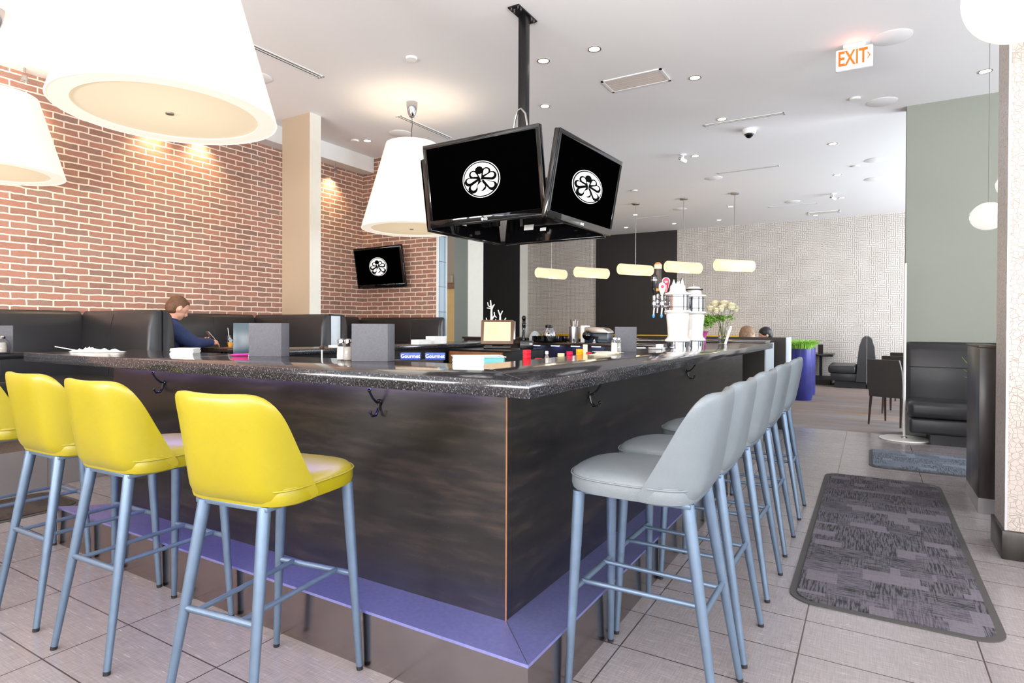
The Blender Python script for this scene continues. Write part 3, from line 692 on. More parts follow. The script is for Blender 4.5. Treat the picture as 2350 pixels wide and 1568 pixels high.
t = thing('menu_holder', 'tiny dark menu holder on the far wall table', 'menu holder', (15.2, .95, .656)); MB().box(-.02, .02, -.05, .05, 0, .2).build('board', M['espresso'], t, smooth=0)
tag(MB().box(14.55, 15.84, .72, 2.2, 0, .11).build('plinth', M['black_matte'], smooth=0), 'low dark plinth along the foot of the far wallpapered wall', 'plinth')
t = thing('banquette', 'long mustard-yellow banquette along the far wall behind the bar', 'banquette', (15.35, 2.62, 0))
MB().box(0, .45, 0, 5.7, .80, 1.03).build('backrest', M['yellow_vinyl'], t, bevel=.03, seg=3)
MB().box(-.5, .45, 0, 5.7, 0, .44).build('seat', M['espresso'], t, bevel=.02)
for k, (yy, lb) in enumerate(((3.4, 'right'), (5.2, 'middle'), (7.0, 'left'))):
    tag(ped_table('dark dining table before the mustard banquette, %s one' % lb, (14.4, yy, 0), .7, 1.5, .87, M['brown_table']), None)
# end post of a further booth beside the planter
t = thing('partition', 'dark booth end post with a pale edge, left of the blue planter', 'partition', (7.9, .92, 0))
MB().box(0, .06, -.052, 2.6, 0, 1.115).build('panel', M['espresso'], t, smooth=0)
MB().box(0, .5, -.062, -.052, 0, 1.115).build('edge', M['light_top'], t, smooth=0)

# ---------------------------------------------------------------- planters
def planter(label, loc, h=.875, r=.19):
    t = thing('planter', label, 'planter', loc, 0, 'blue planters with grass')
    MB().lathe([(r*.93, 0), (r, .05), (r*1.0, h), (r*.93, h), (r*.92, h-.05)], seg=40).build('pot', M['planter'], t)
    g = MB()
    for k in range(520):
        a = random.uniform(0, 2*PI); rr = r*.9*math.sqrt(random.random()); o = random.uniform(.3, 1.0)*(.03+rr*.55); x, y = rr*math.cos(a), rr*math.sin(a); hh = random.uniform(.08, .15)
        g.tube([(x, y, h-.05), (x+math.cos(a)*o*.4, y+math.sin(a)*o*.4, h+hh*.7), (x+math.cos(a)*o*1.3, y+math.sin(a)*o*1.3, h+hh*(.95))], [.005, .004, .001], 4)
    go = g.build('grass', M['grass'], t, smooth=0); go['kind'] = 'stuff'
    return t
p_ = planter('tall cobalt-blue planter of bright grass beyond the last grey stool', (11.38, 1.02, 0))
planter('second cobalt-blue planter almost hidden behind the first', (12.3, 1.04, 0))
# corridor wall details far left of the charcoal panel
t = thing('wall_sconce', 'small grey-brown box sconce on the ochre corridor wall', 'wall light', (11.5, 8.55, 2.35)); MB().box(-.09, 0, -.07, .07, -.09, .09).build('box', M['taupe'], t, bevel=.01)
struct('door_1', MB().box(11.46, 11.5, 8.42, 9.2, 0, 2.12), M['warm_recess'], smooth=0)
struct('trim_10', MB().box(11.42, 11.5, 8.38, 9.3, 2.12, 2.26), M['brownwood'], bevel=.01)

# ================================================================ televisions
def drop(c, r, tip, n=20):
    """teardrop polygon: round head at c, pointed at tip"""
    cx, cy = c; dx, dy = tip[0]-cx, tip[1]-cy; L_ = math.hypot(dx, dy); a0 = math.atan2(dy, dx); th_ = math.acos(min(1, r/L_)); pts = []
    for i in range(n+1):
        a = a0+th_+(2*PI-2*th_)*i/n; pts.append((cx+r*math.cos(a), cy+r*math.sin(a)))
    pts.append(tip); return pts
def circ(cx, cy, r, n=40): return [(cx+r*math.cos(2*PI*i/n), cy+r*math.sin(2*PI*i/n)) for i in range(n)]
HEADS = [(-.38, .31, .15, -1), (.31, .39, .15, 1), (-.62, -.03, .15, -1), (.58, .15, .15, 1), (-.42, -.42, .165, -1), (.54, -.38, .165, 1)]
def emblem(parent, Mx, R):
    RX, RY = R; k = .0012
    f = lambda ps: ps
    def lay(mb, ps, z): mb.prism(ps, z, z+k*.6, M=Matrix.Diagonal((RX, RY, 1, 1)))
    w_, b_ = MB(), MB()
    lay(w_, circ(0, 0, 1.0, 64), 0); w1 = w_.build('emblem', M['logo_white'], parent, smooth=0, M=Mx)
    lay(b_, circ(0, 0, .965, 64), k); b1 = b_.build('emblem_ring', M['logo_black'], w1, smooth=0)
    d_ = MB(); lay(d_, circ(0, 0, .90, 64), 2*k); d_.build('emblem_disc', M['logo_white'], w1, smooth=0)
    bl, wh = MB(), MB()
    for x, y, r, s in HEADS:
        L_ = math.hypot(x, y); ux, uy = x/L_, y/L_
        oy = .035 if y > .05 else -.05
        lay(bl, drop((x+ux*.035-uy*.03*s, y+uy*.035-.04), r+.085, (ux*.0, uy*.0)), 3*k)
        lay(wh, drop((x, y+.01), r-.020, (ux*.20, uy*.20+.05)), 4*k)
    lay(bl, circ(-.06, .50, .215), 3*k)
    # lowest loop, open at the left
    lay(bl, drop((.03, -.40), .235, (.0, -.05)), 3*k); lay(wh, drop((-.01, -.42), .20, (.03, -.12)), 4*k)
    for a in range(6):
        t0 = -2.0+a*.30; lay(bl, circ(.0+.19*math.cos(t0), -.43+.19*math.sin(t0), .012+.010*a), 5*k) if a > 0 else None
    bl.build('emblem_petals', M['logo_black'], w1, smooth=0); wh.build('emblem_petal_fill', M['logo_white'], w1, smooth=0)
def tv(label, bl, br, tl, R, group=None, brand=True, ex=0, ey=0, screen=True, bez=.032, warm=False):
    bl, br, tl = Vector(bl), Vector(br), Vector(tl); x = (br-bl); W_ = x.length; y = tl-bl; y = y-x.normalized()*y.dot(x.normalized()); H_ = y.length
    t = thing('television', label, 'television', (0, 0, 0), 0, group); c = bl+x/2+y/2; t.matrix_world = frame(c, x, y)
    a, b = W_/2, H_/2
    MB().box(-a, a, -b, b, -.045, -.004).build('housing', M['black_gloss'], t, bevel=.008)
    MB().box(-a*.62, a*.62, -b*.55, b*.6, -.075, -.045).build('rear_cover', M['black_plastic'], t, bevel=.015)
    fr = MB(); fr.box(-a, a, b-bez, b, -.004, .004).box(-a, a, -b, -b+bez*1.7, -.004, .004).box(-a, -a+bez, -b+bez*1.7, b-bez, -.004, .004).box(a-bez, a, -b+bez*1.7, b-bez, -.004, .004)
    fr.build('bezel', M['black_gloss'], t, bevel=.003)
    so = MB().box(-a+bez, a-bez, -b+bez*1.7, b-bez, -.0035, .001).build('screen', M['screen_black'], t, smooth=0)
    if R: emblem(t, TR(ex, ey, .0014), R)
    if brand:
        text('lettering', 'LG', .026, M['logo_white'], TR(.012, -b+bez*.85, .0045), t, .0004, bold=True)
        MB().prism(circ(-.018, -b+bez*.85, .010, 20), .0042, .0050).build('logo', M['logo_white'], t, smooth=0)
    # ventilation and labels on the rear cover
    for px, py, w_, h_ in ((.18, -.12, .10, .05), (.05, -.14, .06, .03)):
        MB().box(px, px+w_, py-b*.25, py-b*.25+h_, -.0765, -.075).build('sticker', M['paper'], t, smooth=0)
    return t
TVG = 'ceiling-hung television cluster'
tv('large television facing left in the ceiling cluster, white floral emblem on black', (3.80, 3.03, 2.02), (3.80, 1.99, 2.026), (3.70, 3.035, 2.652), (.168, .134), TVG)
tv('television facing right in the ceiling cluster, seen at a steep angle, floral emblem', (3.70, 1.935, 1.995), (4.74, 1.875, 1.995), (3.665, 1.83, 2.60), (.247, .118), TVG, ex=.0)
tv('television at the back left of the ceiling cluster, only its underside showing', (4.76, 3.00, 1.995), (3.86, 3.11, 2.005), (4.78, 3.09, 2.60), 0, TVG, brand=False)
tv('television at the back right of the ceiling cluster, only its underside showing', (4.83, 1.95, 1.995), (4.84, 2.95, 1.995), (4.93, 1.95, 2.60), 0, TVG, brand=False)
t = thing('ceiling_mount', 'black square ceiling post with bolted plate that holds the four televisions', 'mount', (4.30, 2.462, 0))
MB().box(-.035, .035, -.035, .035, 2.25, CZ-.012).build('post', M['black_metal'], t, bevel=.004)
pl = MB().box(-.175, .135, -.05, .052, CZ-.012, CZ-.001).build('plate', M['black_metal'], t, smooth=0)
for bx in (-.15, -.105, .075, .115):
    for by in (-.03, .032): MB().lathe([(.011, CZ-.022), (.011, CZ-.012)], (bx, by, 0), 6).build('bolt', M['chrome'], pl, smooth=0)
MB().box(-.44, .42, -.022, .022, 2.26, 2.36).box(-.022, .022, -.50, .46, 2.262, 2.358).build('cross_arm', M['black_metal'], t, smooth=0)
for sx, sy, ax in ((-1, 0, 0), (1, 0, 0), (0, -1, 1), (0, 1, 1)):
    b_ = MB()
    if ax == 0: b_.box(sx*.30-.012, sx*.30+.012, -.2, -.17, 2.12, 2.48).box(sx*.30-.012, sx*.30+.012, .17, .2, 2.12, 2.48).box(sx*.30-.01, sx*.30+.01, -.2, .2, 2.28, 2.34)
    else: b_.box(-.2, -.17, sy*.36-.012, sy*.36+.012, 2.12, 2.48).box(.17, .2, sy*.36-.012, sy*.36+.012, 2.12, 2.48).box(-.2, .2, sy*.36-.01, sy*.36+.01, 2.28, 2.34)
    b_.build('tv_bracket', M['black_plastic'], t, smooth=0)
cbl = [(-.045, .0, 2.60), (-.06, .03, 2.72), (-.03, .05, 2.80), (.01, .02, 2.80), (.04, -.03, 2.72), (.045, -.05, 2.58)]
MB().tube([(-.05, .075, 2.60), (-.045, .072, 2.85), (-.035, .058, 2.96), (-.038, .03, 3.01), (-.04, .0, 3.02), (-.042, -.04, 2.97), (-.045, -.058, 2.88), (-.045, -.06, 2.6)], .009, 10).build('cable', M['steel'], t)
tv('flat television hung on the brick return wall, white floral emblem on black', (6.70, 6.78-.02, 1.80), (6.62, 5.74, 1.80), (6.60, 6.80, 2.40), (.19, .137), None, brand=False, ey=.01)
t = thing('tv_bracket', 'black wall bracket behind the television on the brick wall', 'bracket', (6.8, 6.2, 2.1)); MB().box(-.10, 0, -.15, .15, -.12, .12).build('plate', M['black_plastic'], t, smooth=0)

# ================================================================ lamps
def cone_lamp(label, loc, power, zb=2.34, hh=.975, rt_=.292, rb=.565):
    x, y = loc; t = thing('pendant_lamp', label, 'pendant lamp', (x, y, 0), 0, 'large glowing cone-shaped pendants'); zt = zb+hh
    n = 64
    so = MB().lathe([(rt_-.004, zt-.02), (rt_, zt), (rt_+.0, zt-.001), (rb, zb+.004), (rb-.004, zb), (rb-.012, zb+.006), (rt_-.02, zt-.02)], seg=n, cap=False).build('shade', M['shade'], t, smooth=60)
    for k in range(3): MB().tube([(0, 0, zt-.02), ((rt_-.01)*math.cos(k*2.094), (rt_-.01)*math.sin(k*2.094), zt-.02)], .004, 6).build('spoke', M['nickel'], so)
    MB().lathe([(rb-.006, zb+.004), (rb-.105, zb+.004), (rb-.105, zb+.010), (rb-.006, zb+.010), (rb-.006, zb+.004)], seg=n, cap=False).build('bottom_ring', M['shade_ring'], t, smooth=30)
    MB().lathe([(rb-.095, zb+.012), (rb-.095, zb+.016)], seg=n).build('diffuser', M['diffuser'], t, smooth=30)
    MB().lathe([(.022, zb+.004), (.022, zb+.012)], seg=20).build('knob', M['nickel'], t)
    MB().lathe([(.012, CZ-.17), (.028, CZ-.165), (.045, CZ-.13), (.062, CZ-.06), (.066, CZ-.001)], seg=28).build('canopy', M['chrome'], t)
    MB().tube([(0, 0, CZ-.165), (.012, .004, CZ-.25), (-.008, 0, CZ-.33), (.004, 0, zt-.005)], .0035, 8).build('cord', M['black_plastic'], t)
    l = bpy.data.lights.new('lamp_light', 'POINT'); l.energy = power; l.color = (1, .80, .55); l.shadow_soft_size = .12
    o = bpy.data.objects.new('lamp_light', l); COL.objects.link(o); o.parent = t; o.location = (0, 0, zt-.28)
    l2 = bpy.data.lights.new('lamp_light', 'POINT'); l2.energy = power*.25; l2.color = (1, .84, .62); l2.shadow_soft_size = .35
    o2 = bpy.data.objects.new('lamp_light', l2); COL.objects.link(o2); o2.parent = t; o2.location = (0, 0, zb-.40)
    return t
cone_lamp('huge glowing cone pendant nearest the camera, its round diffuser seen from below', (1.92, 3.40), 30, 2.42)
cone_lamp('glowing cone pendant cut off by the left edge of the photo', (2.04, 6.13), 26, 2.47, .64, .285, .47)
cone_lamp('glowing cone pendant behind the television cluster', (5.33, 4.53), 17)

def downlight(label, x, y, power=5, r=.062):
    t = thing('downlight', label, 'downlight', (x, y, CZ), 0, 'recessed ceiling downlights')
    MB().lathe([(r, -.001), (r, -.006), (r*.82, -.006), (r*.78, -.002)], seg=28, cap=False).build('trim_ring', M['nickel'], t)
    MB().lathe([(r*.80, -.0035), (r*.80, -.0015)], seg=24).build('lens', M['bulb'], t)
    l = bpy.data.lights.new('downlight_beam', 'SPOT'); l.energy = power; l.color = (1, .87, .68); l.spot_size = math.radians(95); l.spot_blend = .8; l.shadow_soft_size = .05
    o = bpy.data.objects.new('downlight_beam', l); COL.objects.link(o); o.parent = t; o.location = (0, 0, -.03)
for lb, x, y in (('left of the pair above the bar, next to the black post', 5.13, 2.72), ('right of the pair above the bar', 5.15, 2.20), ('right of the square air grille', 6.26, 1.56),
    ('behind the post, over the televisions', 6.19, 3.26), ('just above the long slot vent over the dome camera', 7.67, 1.58), ('nearest of three in a line by the sage wall', 9.47, .46),
    ('middle of three in a line by the sage wall', 11.43, .48), ('last of three in a line by the sage wall', 13.49, .49), ('right beside the small white spotlight', 9.12, 2.26),
    ('just left of the rightmost tube pendant rod', 13.31, 2.55), ('beside the narrow grille at the far wall', 15.29, 1.08), ('between the two right tube pendant rods, near the far wall', 14.84, 3.11),
    ('near the far wall above the dark panel', 14.8, 4.17), ('behind the third tube pendant canopy', 13.22, 4.62), ('at the far wall, beside the right edge of the television', 14.78, 5.41),
    ('beside the small round detector, left of the middle cone pendant', 6.11, 5.99), ('far right, crossed by the globe pendant wire', 7.56, -.97)):
    downlight('recessed ceiling downlight '+lb, x, y)
def wall_spot(label, x):
    t = thing('wall_washer', label, 'spotlight', (x, 6.62, 3.50), 0, 'small spotlights at the top of the brick wall')
    MB().tube([(0, 0, .07), (0, 0, .02)], .008, 8).build('arm', M['nickel'], t)
    MB().lathe([(.02, 0), (.034, -.05), (.030, -.05)], seg=16).build('head', M['chrome'], t)
    MB().lathe([(.028, -.049), (.028, -.046)], seg=16).build('bulb', M['bulb'], t)
    l = bpy.data.lights.new('spot_beam', 'SPOT'); l.energy = 46; l.color = (1, .72, .38); l.spot_size = math.radians(110); l.spot_blend = 1; l.shadow_soft_size = .03
    o = bpy.data.objects.new('spot_beam', l); COL.objects.link(o); o.parent = t; o.location = (0, 0, -.055); o.rotation_euler = (math.radians(14), 0, 0)
for x, lb in ((2.42, 'at the far left of the brick wall'), (3.62, 'just under the left part of the big cone pendant'), (4.15, 'just under the right part of the big cone pendant'), (6.12, 'right of the square column, small white head')):
    wall_spot('small spotlight washing the brick, '+lb, x)

for lb, y, a, L_, z in (('rightmost of the five', 2.23, -42, .80, 2.413), ('second from the right, above the taps', 3.20, -34, .81, 2.425), ('middle of the five, against the dark panel', 4.19, -30, .82, 2.42),
                        ('second from the left, across the dark panel edge', 5.17, -28, .83, 2.40), ('leftmost of the five', 6.15, -18, .83, 2.425)):
    t = thing('tube_pendant', 'warm glowing horizontal tube pendant, '+lb, 'pendant lamp', (12.02, y, 0), 0, 'tube pendants over the far tables')
    Mx = TR(0, 0, z) @ RZ(math.radians(a)); n = 32; r = .112
    so = MB().lathe([(r*.97, -L_/2), (r, -L_/2+.006), (r, L_/2-.006), (r*.97, L_/2)], seg=n, cap=False, axis='x').build('shade', M['tube'], t, M=Mx, smooth=60)
    MB().lathe([(r*.965, -L_/2+.004), (r*.965, -L_/2+.008)], seg=n, axis='x').build('end_cap', M['tube_end'], so); MB().lathe([(r*.965, L_/2-.008), (r*.965, L_/2-.004)], seg=n, axis='x').build('end_cap', M['tube_end'], so)
    MB().tube([(0, 0, z+r), (0, 0, CZ-.02)], .007, 8).build('rod', M['nickel'], t); MB().lathe([(.075, CZ-.001), (.075, CZ-.025), (.02, CZ-.03)], seg=24).build('canopy', M['nickel'], t)
    l = bpy.data.lights.new('tube_light', 'POINT'); l.energy = 7; l.color = (1, .72, .42); l.shadow_soft_size = .12
    o = bpy.data.objects.new('tube_light', l); COL.objects.link(o); o.parent = t; o.location = (0, 0, z-.22)

def globe(label, loc, r, wire, squash=1.0, clear=True):
    x, y, z = loc; t = thing('globe_pendant', label, 'pendant lamp', (x, y, 0), 0, 'glass globe pendants at the right')
    if clear:
        MB().ball((0, 0, z), (r, r, r*squash), 32).build('outer_glass', M['glass'], t, smooth=180)
        MB().ball((0, 0, z), (r*.72, r*.72, r*.72*squash), 24).build('inner_glass', M['globe'], t, smooth=180)
    else: MB().ball((0, 0, z), r, 40).build('shade', M['globe'], t, smooth=180)
    if wire: MB().tube([(0, 0, z+r*squash*.98), (0, 0, CZ-.01)], .0022, 6).build('wire', M['nickel'], t); MB().lathe([(.05, CZ-.001), (.05, CZ-.02), (.01, CZ-.024)], seg=24).build('canopy', M['nickel'], t)
globe('small glass globe pendant on a long thin wire in front of the sage wall', (6.02, -.80, 2.125), .122, True, .92)
globe('glass globe pendant half hidden behind the mosaic column', (7.2, -1.125, 2.586), .12, True)
globe('large opal globe lamp cropped by the top right corner', (3.37, -.553, 2.70), .212, True, clear=False)

# ================================================================ ceiling fixtures
def slot(label, x0, y0, x1, y1, w_=.09, two=True):
    a = math.atan2(y1-y0, x1-x0); L_ = math.hypot(x1-x0, y1-y0); t = thing('slot_vent', label, 'air vent', ((x0+x1)/2, (y0+y1)/2, CZ), a, 'linear slot vents in the ceiling')
    fr = MB(); h = w_/2
    fr.box(-L_/2, L_/2, -h, -h+.016, -.006, -.0005).box(-L_/2, L_/2, h-.016, h, -.006, -.0005).box(-L_/2, L_/2, -.008, .008, -.006, -.0005).box(-L_/2, -L_/2+.02, -h, h, -.006, -.0005).box(L_/2-.02, L_/2, -h, h, -.006, -.0005)
    fr.build('frame', M['white_plastic'], t, smooth=0); MB().box(-L_/2+.02, L_/2-.02, -h+.014, h-.014, -.003, -.0008).build('slot', M['charcoal'], t, smooth=0)
slot('slot vent disappearing behind the big cone pendant', 3.0, 4.89, 4.32, 4.88)
slot('slot vent between the middle cone pendant and the televisions', 5.58, 4.96, 6.60, 4.94)
slot('long slot vent above the dome camera', 7.82, 1.83, 7.83, .89)
slot('slot vent behind the small spotlight', 10.35, 2.19, 10.33, 1.25)
slot('slot vent near the far wall, right of the tube pendants', 13.8, 1.87, 13.83, .95)
slot('slot vent near the far wall, left among the tube pendants', 13.7, 4.94, 13.72, 3.99)
def grille(label, x0, x1, y0, y1):
    t = thing('air_grille', label, 'air vent', ((x0+x1)/2, (y0+y1)/2, CZ)); a, b = (x1-x0)/2, (y1-y0)/2
    MB().box(-a, a, -b, -b+.025, -.010, -.0005).box(-a, a, b-.025, b, -.010, -.0005).box(-a, -a+.025, -b, b, -.010, -.0005).box(a-.025, a, -b, b, -.010, -.0005).build('frame', M['white_plastic'], t, smooth=0)
    g = MB(); n = int((2*a-.05)/.018)
    for k in range(n): g.box(-a+.025+k*.018, -a+.037+k*.018, -b+.025, b-.025, -.006, -.004)
    g.build('louvres', M['grille'], t, smooth=0); MB().box(-a+.02, a-.02, -b+.02, b-.02, -.002, -.0006).build('backing', mat('grille_back', sr(170, 150, 138), .8), t, smooth=0)
grille('rectangular white louvred air grille in the ceiling right of the post', 5.86, 6.20, 1.79, 2.43)
grille('narrow louvred grille in the ceiling close to the far wall', 14.86, 15.2, .58, 1.22)
def disc(name, label, cat, x, y, r, group, h=.008, m='ceil'):
    t = thing(name, label, cat, (x, y, CZ), 0, group); MB().lathe([(r, -.0005), (r, -h*.5), (r*.94, -h)], seg=40).build('cover', M[m], t, smooth=40)
    MB().lathe([(r*1.04, -.0005), (r*1.04, -h*.35)], seg=40).build('rim', M['white_plastic'], t, smooth=40)
SP = 'round flush ceiling speakers'
for lb, x, y, r in (('beside the exit sign', 6.27, -.15, .155), ('in front of the sage wall corner', 8.0, -.10, .15), ('third in the row along the sage wall', 10.71, -.06, .15), ('fourth in the row along the sage wall', 12.07, -.05, .15),
    ('left of the slot vent behind the small spotlight', 10.64, 2.32, .14), ('left of the middle cone pendant cord', 6.11, 5.39, .15), ('beside a tube pendant rod near the far wall', 13.06, 3.56, .14), ('near the far wall over the slot vent', 13.42, 1.37, .14),
    ('right of the big cone pendant, under the slot vent', 3.98, 5.46, .15)):
    disc('ceiling_speaker', 'round flush ceiling speaker '+lb, 'speaker', x, y, r, SP)
for lb, x, y in (('in the open ceiling left of the black post', 4.44, 3.78), ('below the exit sign', 7.72, .16), ('beside the downlight left of the middle cone pendant', 6.01, 6.13), ('near the sage wall, further back', 10.95, .21), ('over the tube pendants', 10.85, 3.81)):
    disc('smoke_detector', 'small round ceiling detector '+lb, 'detector', x, y, .055, 'small ceiling detectors', .02, 'white_plastic')
t = thing('dome_camera', 'white dome security camera with dark lens on the ceiling', 'security camera', (8.25, 1.36, CZ))
MB().lathe([(.085, -.0005), (.085, -.04), (.07, -.065)], seg=32).build('housing', M['white_plastic'], t); MB().lathe([(.05, -.065), (.048, -.085), (.03, -.105), (.005, -.115)], seg=24).build('lens', M['black_gloss'], t); MB().lathe([(.066, -.064), (.052, -.075), (.05, -.066)], seg=24).build('ring', M['chrome'], t)
def spotcam(lb, x, y):
    t = thing('ceiling_spotlight', lb, 'spotlight', (x, y, CZ)); MB().lathe([(.05, -.0005), (.05, -.012), (.012, -.02), (.012, -.05)], seg=20).build('mount', M['white_plastic'], t)
    MB().tube([(-.05, .03, -.07), (.04, -.03, -.10)], [.035, .028], 16).build('head', M['white_plastic'], t); MB().ball((-.055, .033, -.068), .022, 12).build('lens', M['chrome'], t)
spotcam('small white swivel spotlight on the ceiling between dome camera and televisions', 8.96, 2.40)
spotcam('tiny white swivel spotlight near the far right of the ceiling', 13.0, .62)
# EXIT sign
t = thing('exit_sign', 'white ceiling-mounted sign reading EXIT in orange with a right arrow', 'exit sign', (6.26, .139, CZ))
MB().box(-.05, .05, -.09, .09, -.03, -.0005).build('canopy', M['white_plastic'], t, bevel=.01)
MB().box(-.022, .022, -.147, .147, -.225, -.03).build('housing', M['white_plastic'], t, bevel=.012, seg=3)
Mf = frame((-.0225, .0, -.125), (0, -1, 0), (0, 0, 1))
text('lettering', 'EXIT', .185, M['exit_orange'], Mf @ TR(-.012, 0, 0) @ Matrix.Diagonal((.62, 1, 1, 1)), t, .0008, bold=True)
MB().prism([(.108, .028), (.128, 0), (.108, -.028), (.100, -.028), (.118, 0), (.100, .028)], 0, .001, M=Mf).build('arrow', M['exit_orange'], t, smooth=0)
l = bpy.data.lights.new('sign_glow', 'POINT'); l.energy = .35; l.color = (1, .25, .1); l.shadow_soft_size = .05
o = bpy.data.objects.new('sign_glow', l); COL.objects.link(o); o.parent = t; o.location = (-.10, .0, -.08)

# ================================================================ things on the counters
def on(name, label, cat, x, y, z=CT, rz=0, group=None): return thing(name, label, cat, (x, y, z), rz, group)
def napkins(label, x, y, rz, w_, d_, n, z=CT, group='stacks of white paper napkins'):
    t = on('napkin_stack', label, 'napkins', x, y, z, rz, group); mb = MB()
    for k in range(n):
        dx, dy = random.uniform(-.003, .003), random.uniform(-.003, .003); mb.box(-w_/2+dx, w_/2+dx, -d_/2+dy, d_/2+dy, k*.0045, k*.0045+.0038)
    mb.build('napkins', M['paper'], t, smooth=0)
napkins('stack of white paper napkins on the bar, left of the tall menu boards', 2.07, 3.50, math.radians(-50), .125, .125, 7)
napkins('large stack of white paper napkins on the bar near the inner corner', 2.13, 1.49, math.radians(-55), .13, .13, 8)
def menu(label, x, y, rz, w_, h_, m='menu', fold=True, z=CT, sp=.06):
    t = on('menu_board', label, 'menu', x, y, z, rz, 'menu boards standing on tables and bar')
    MB().box(-w_/2, w_/2, -.004, .004, 0, h_).build('front_cover', M[m], t, bevel=.001)
    if fold:
        MB().box(0, sp, -.004, .004, 0, h_).build('spine', M[m], t, M=TR(w_/2-.004, 0, 0) @ RZ(math.radians(70)), bevel=.001)
        MB().box(-w_*.9, 0, -.004, .004, 0, h_).build('back_cover', M[m], t, M=TR(w_/2+sp*.34-.004, sp*.94, 0) @ RZ(math.radians(10)), bevel=.001)
    return t
RV = -yaw  # turned square to the camera
menu('grey menu board standing on the bar just right of the salt and pepper shakers', 2.09, 2.03, math.radians(-60), .172, .178)
menu('wide grey menu board standing on the bar, left one, with a dark one behind it', 2.095, 2.80, math.radians(-60), .178, .18)
menu('dark teal menu board standing beside the left grey one', 2.09, 2.985, math.radians(-52), .10, .18, 'menu_dark', fold=False)
menu('pale grey menu board standing on the right arm of the bar', 3.88, 1.42, math.radians(-58), .145, .168, fold=True, sp=.03)
def shaker(label, x, y, h=.105, z=CT, fill='salt', r=.02):
    t = on('shaker', label, 'shaker', x, y, z, 0, 'glass salt and pepper shakers')
    MB().lathe([(r, 0), (r*1.08, h*.18), (r*1.0, h*.5), (r*.84, h*.78), (r*.8, h*.8)], seg=10).build('glass_body', M['glass'], t, smooth=20)
    MB().lathe([(r*.88, .003), (r*.94, h*.2), (r*.84, h*.62)], seg=14).build('filling', M[fill], t)
    MB().lathe([(r*.86, h*.79), (r*.9, h*.84), (r*.86, h*.95), (r*.5, h)], seg=24).build('cap', M['chrome'], t)
M['pepper'] = mat('pepper_grains', sr(190, 185, 178), .9, var=.4, scale=400)
shaker('glass salt shaker left of its twin, before the middle menu board', 2.105, 2.235)
shaker('glass pepper shaker right of its twin, touching the middle menu board', 2.105, 2.188, fill='pepper')
shaker('glass salt shaker left of its twin on the right arm of the bar', 3.70, 1.43, .103)
shaker('glass pepper shaker right of its twin on the right arm of the bar', 3.755, 1.425, .100, fill='pepper')
t = on('pen', 'hot pink pen lying on the bar by the left menu boards', 'pen', 2.06, 2.955, CT+.004, math.radians(-40))
MB().tube([(-.055, 0, .003), (-.04, 0, .003), (.05, 0, .004), (.055, 0, .004)], [.001, .0055, .006, .0055], 10).build('barrel', M['pink'], t)
MB().box(.035, .058, -.006, .006, -.003, .0).build('clip', M['white_plastic'], t, smooth=0)
# crumpled napkins, straws and papers at the far left end of the counter
t = on('crumpled_napkins', 'crumpled white napkins and papers at the far left end of the bar', 'napkins', 1.86, 4.19)
for nm, dx, dy, sz, ht in (('napkin', 0, 0, .10, .022), ('napkin', .03, -.13, .11, .016), ('paper', .03, .10, .08, .012)):
    mb = MB(); n = 10; vs = []; 
    for i in range(n+1):
        for j in range(n+1):
            u, v = i/n-.5, j/n-.5; e = max(0, 1-(abs(u)*2)**4)*max(0, 1-(abs(v)*2)**4); vs.append((dx+u*sz*1.6, dy+v*sz*1.6, .001+ht*e*(.4+.8*noise.noise(Vector((u*6+dx*50, v*6, 0)))**2*4)))
    k = len(vs); fs = [(i*(n+1)+j, (i+1)*(n+1)+j, (i+1)*(n+1)+j+1, i*(n+1)+j+1) for i in range(n) for j in range(n)]
    mb.add(vs, fs).build(nm, M['paper'], t, smooth=25)
MB().tube([(-.10, .20, .03), (-.02, .12, .006)], .003, 8).build('straw', M['white_plastic'], t)

# beer towers
def tower(label, x, y, withtaps):
    t = on('beer_tower', label, 'beer tower', x, y, CT, 0, 'white ceramic beer towers')
    MB().lathe([(.083, 0), (.083, .050), (.086, .052)], seg=40).build('chrome_base', M['chrome'], t)
    MB().lathe([(.086, .051), (.098, .058), (.098, .066), (.080, .085), (.074, .10), (.078, .16), (.085, .235), (.087, .262), (.083, .272), (.102, .285), (.103, .296), (.095, .300)], seg=48).build('ceramic_column', M['ceramic'], t, smooth=50)
    MB().lathe([(.086, .300), (.086, .42)], seg=40).build('chrome_band', M['chrome'], t)
    mb = MB()
    for z in (.318, .402, .0): mb.lathe([(.0865, z+.004), (.0885, z+.006), (.0865, z+.008)], seg=40, cap=False) if z else None
    mb.build('band_ring', M['black_metal'], t)
    MB().lathe([(.095, .418), (.104, .424), (.104, .432), (.075, .442), (.062, .452), (.058, .49), (.045, .505), (.02, .51)], seg=48).build('dome', M['ceramic'], t, smooth=50)
    return t
LD, FD = Vector((-math.sin(yaw), math.cos(yaw), 0)), Vector((math.cos(yaw), math.sin(yaw), 0))
T1 = Vector((4.72, 1.30, 0)); T2 = Vector((5.10, 1.27, 0))
t1 = tower('front white ceramic beer tower with crown-like trim and several tap handles', T1.x, T1.y, True)
t2 = tower('rear white ceramic beer tower with a dark cap ring, partly behind the front one', T2.x, T2.y, False)
MB().lathe([(.073, .478), (.076, .482), (.073, .487), (.02, .490)], seg=32).build('cap_ring', M['black_matte'], t2); MB().lathe([(.004, .508), (.004, .52), (.009, .525), (.002, .533)], seg=16).build('finial', M['chrome'], t2)
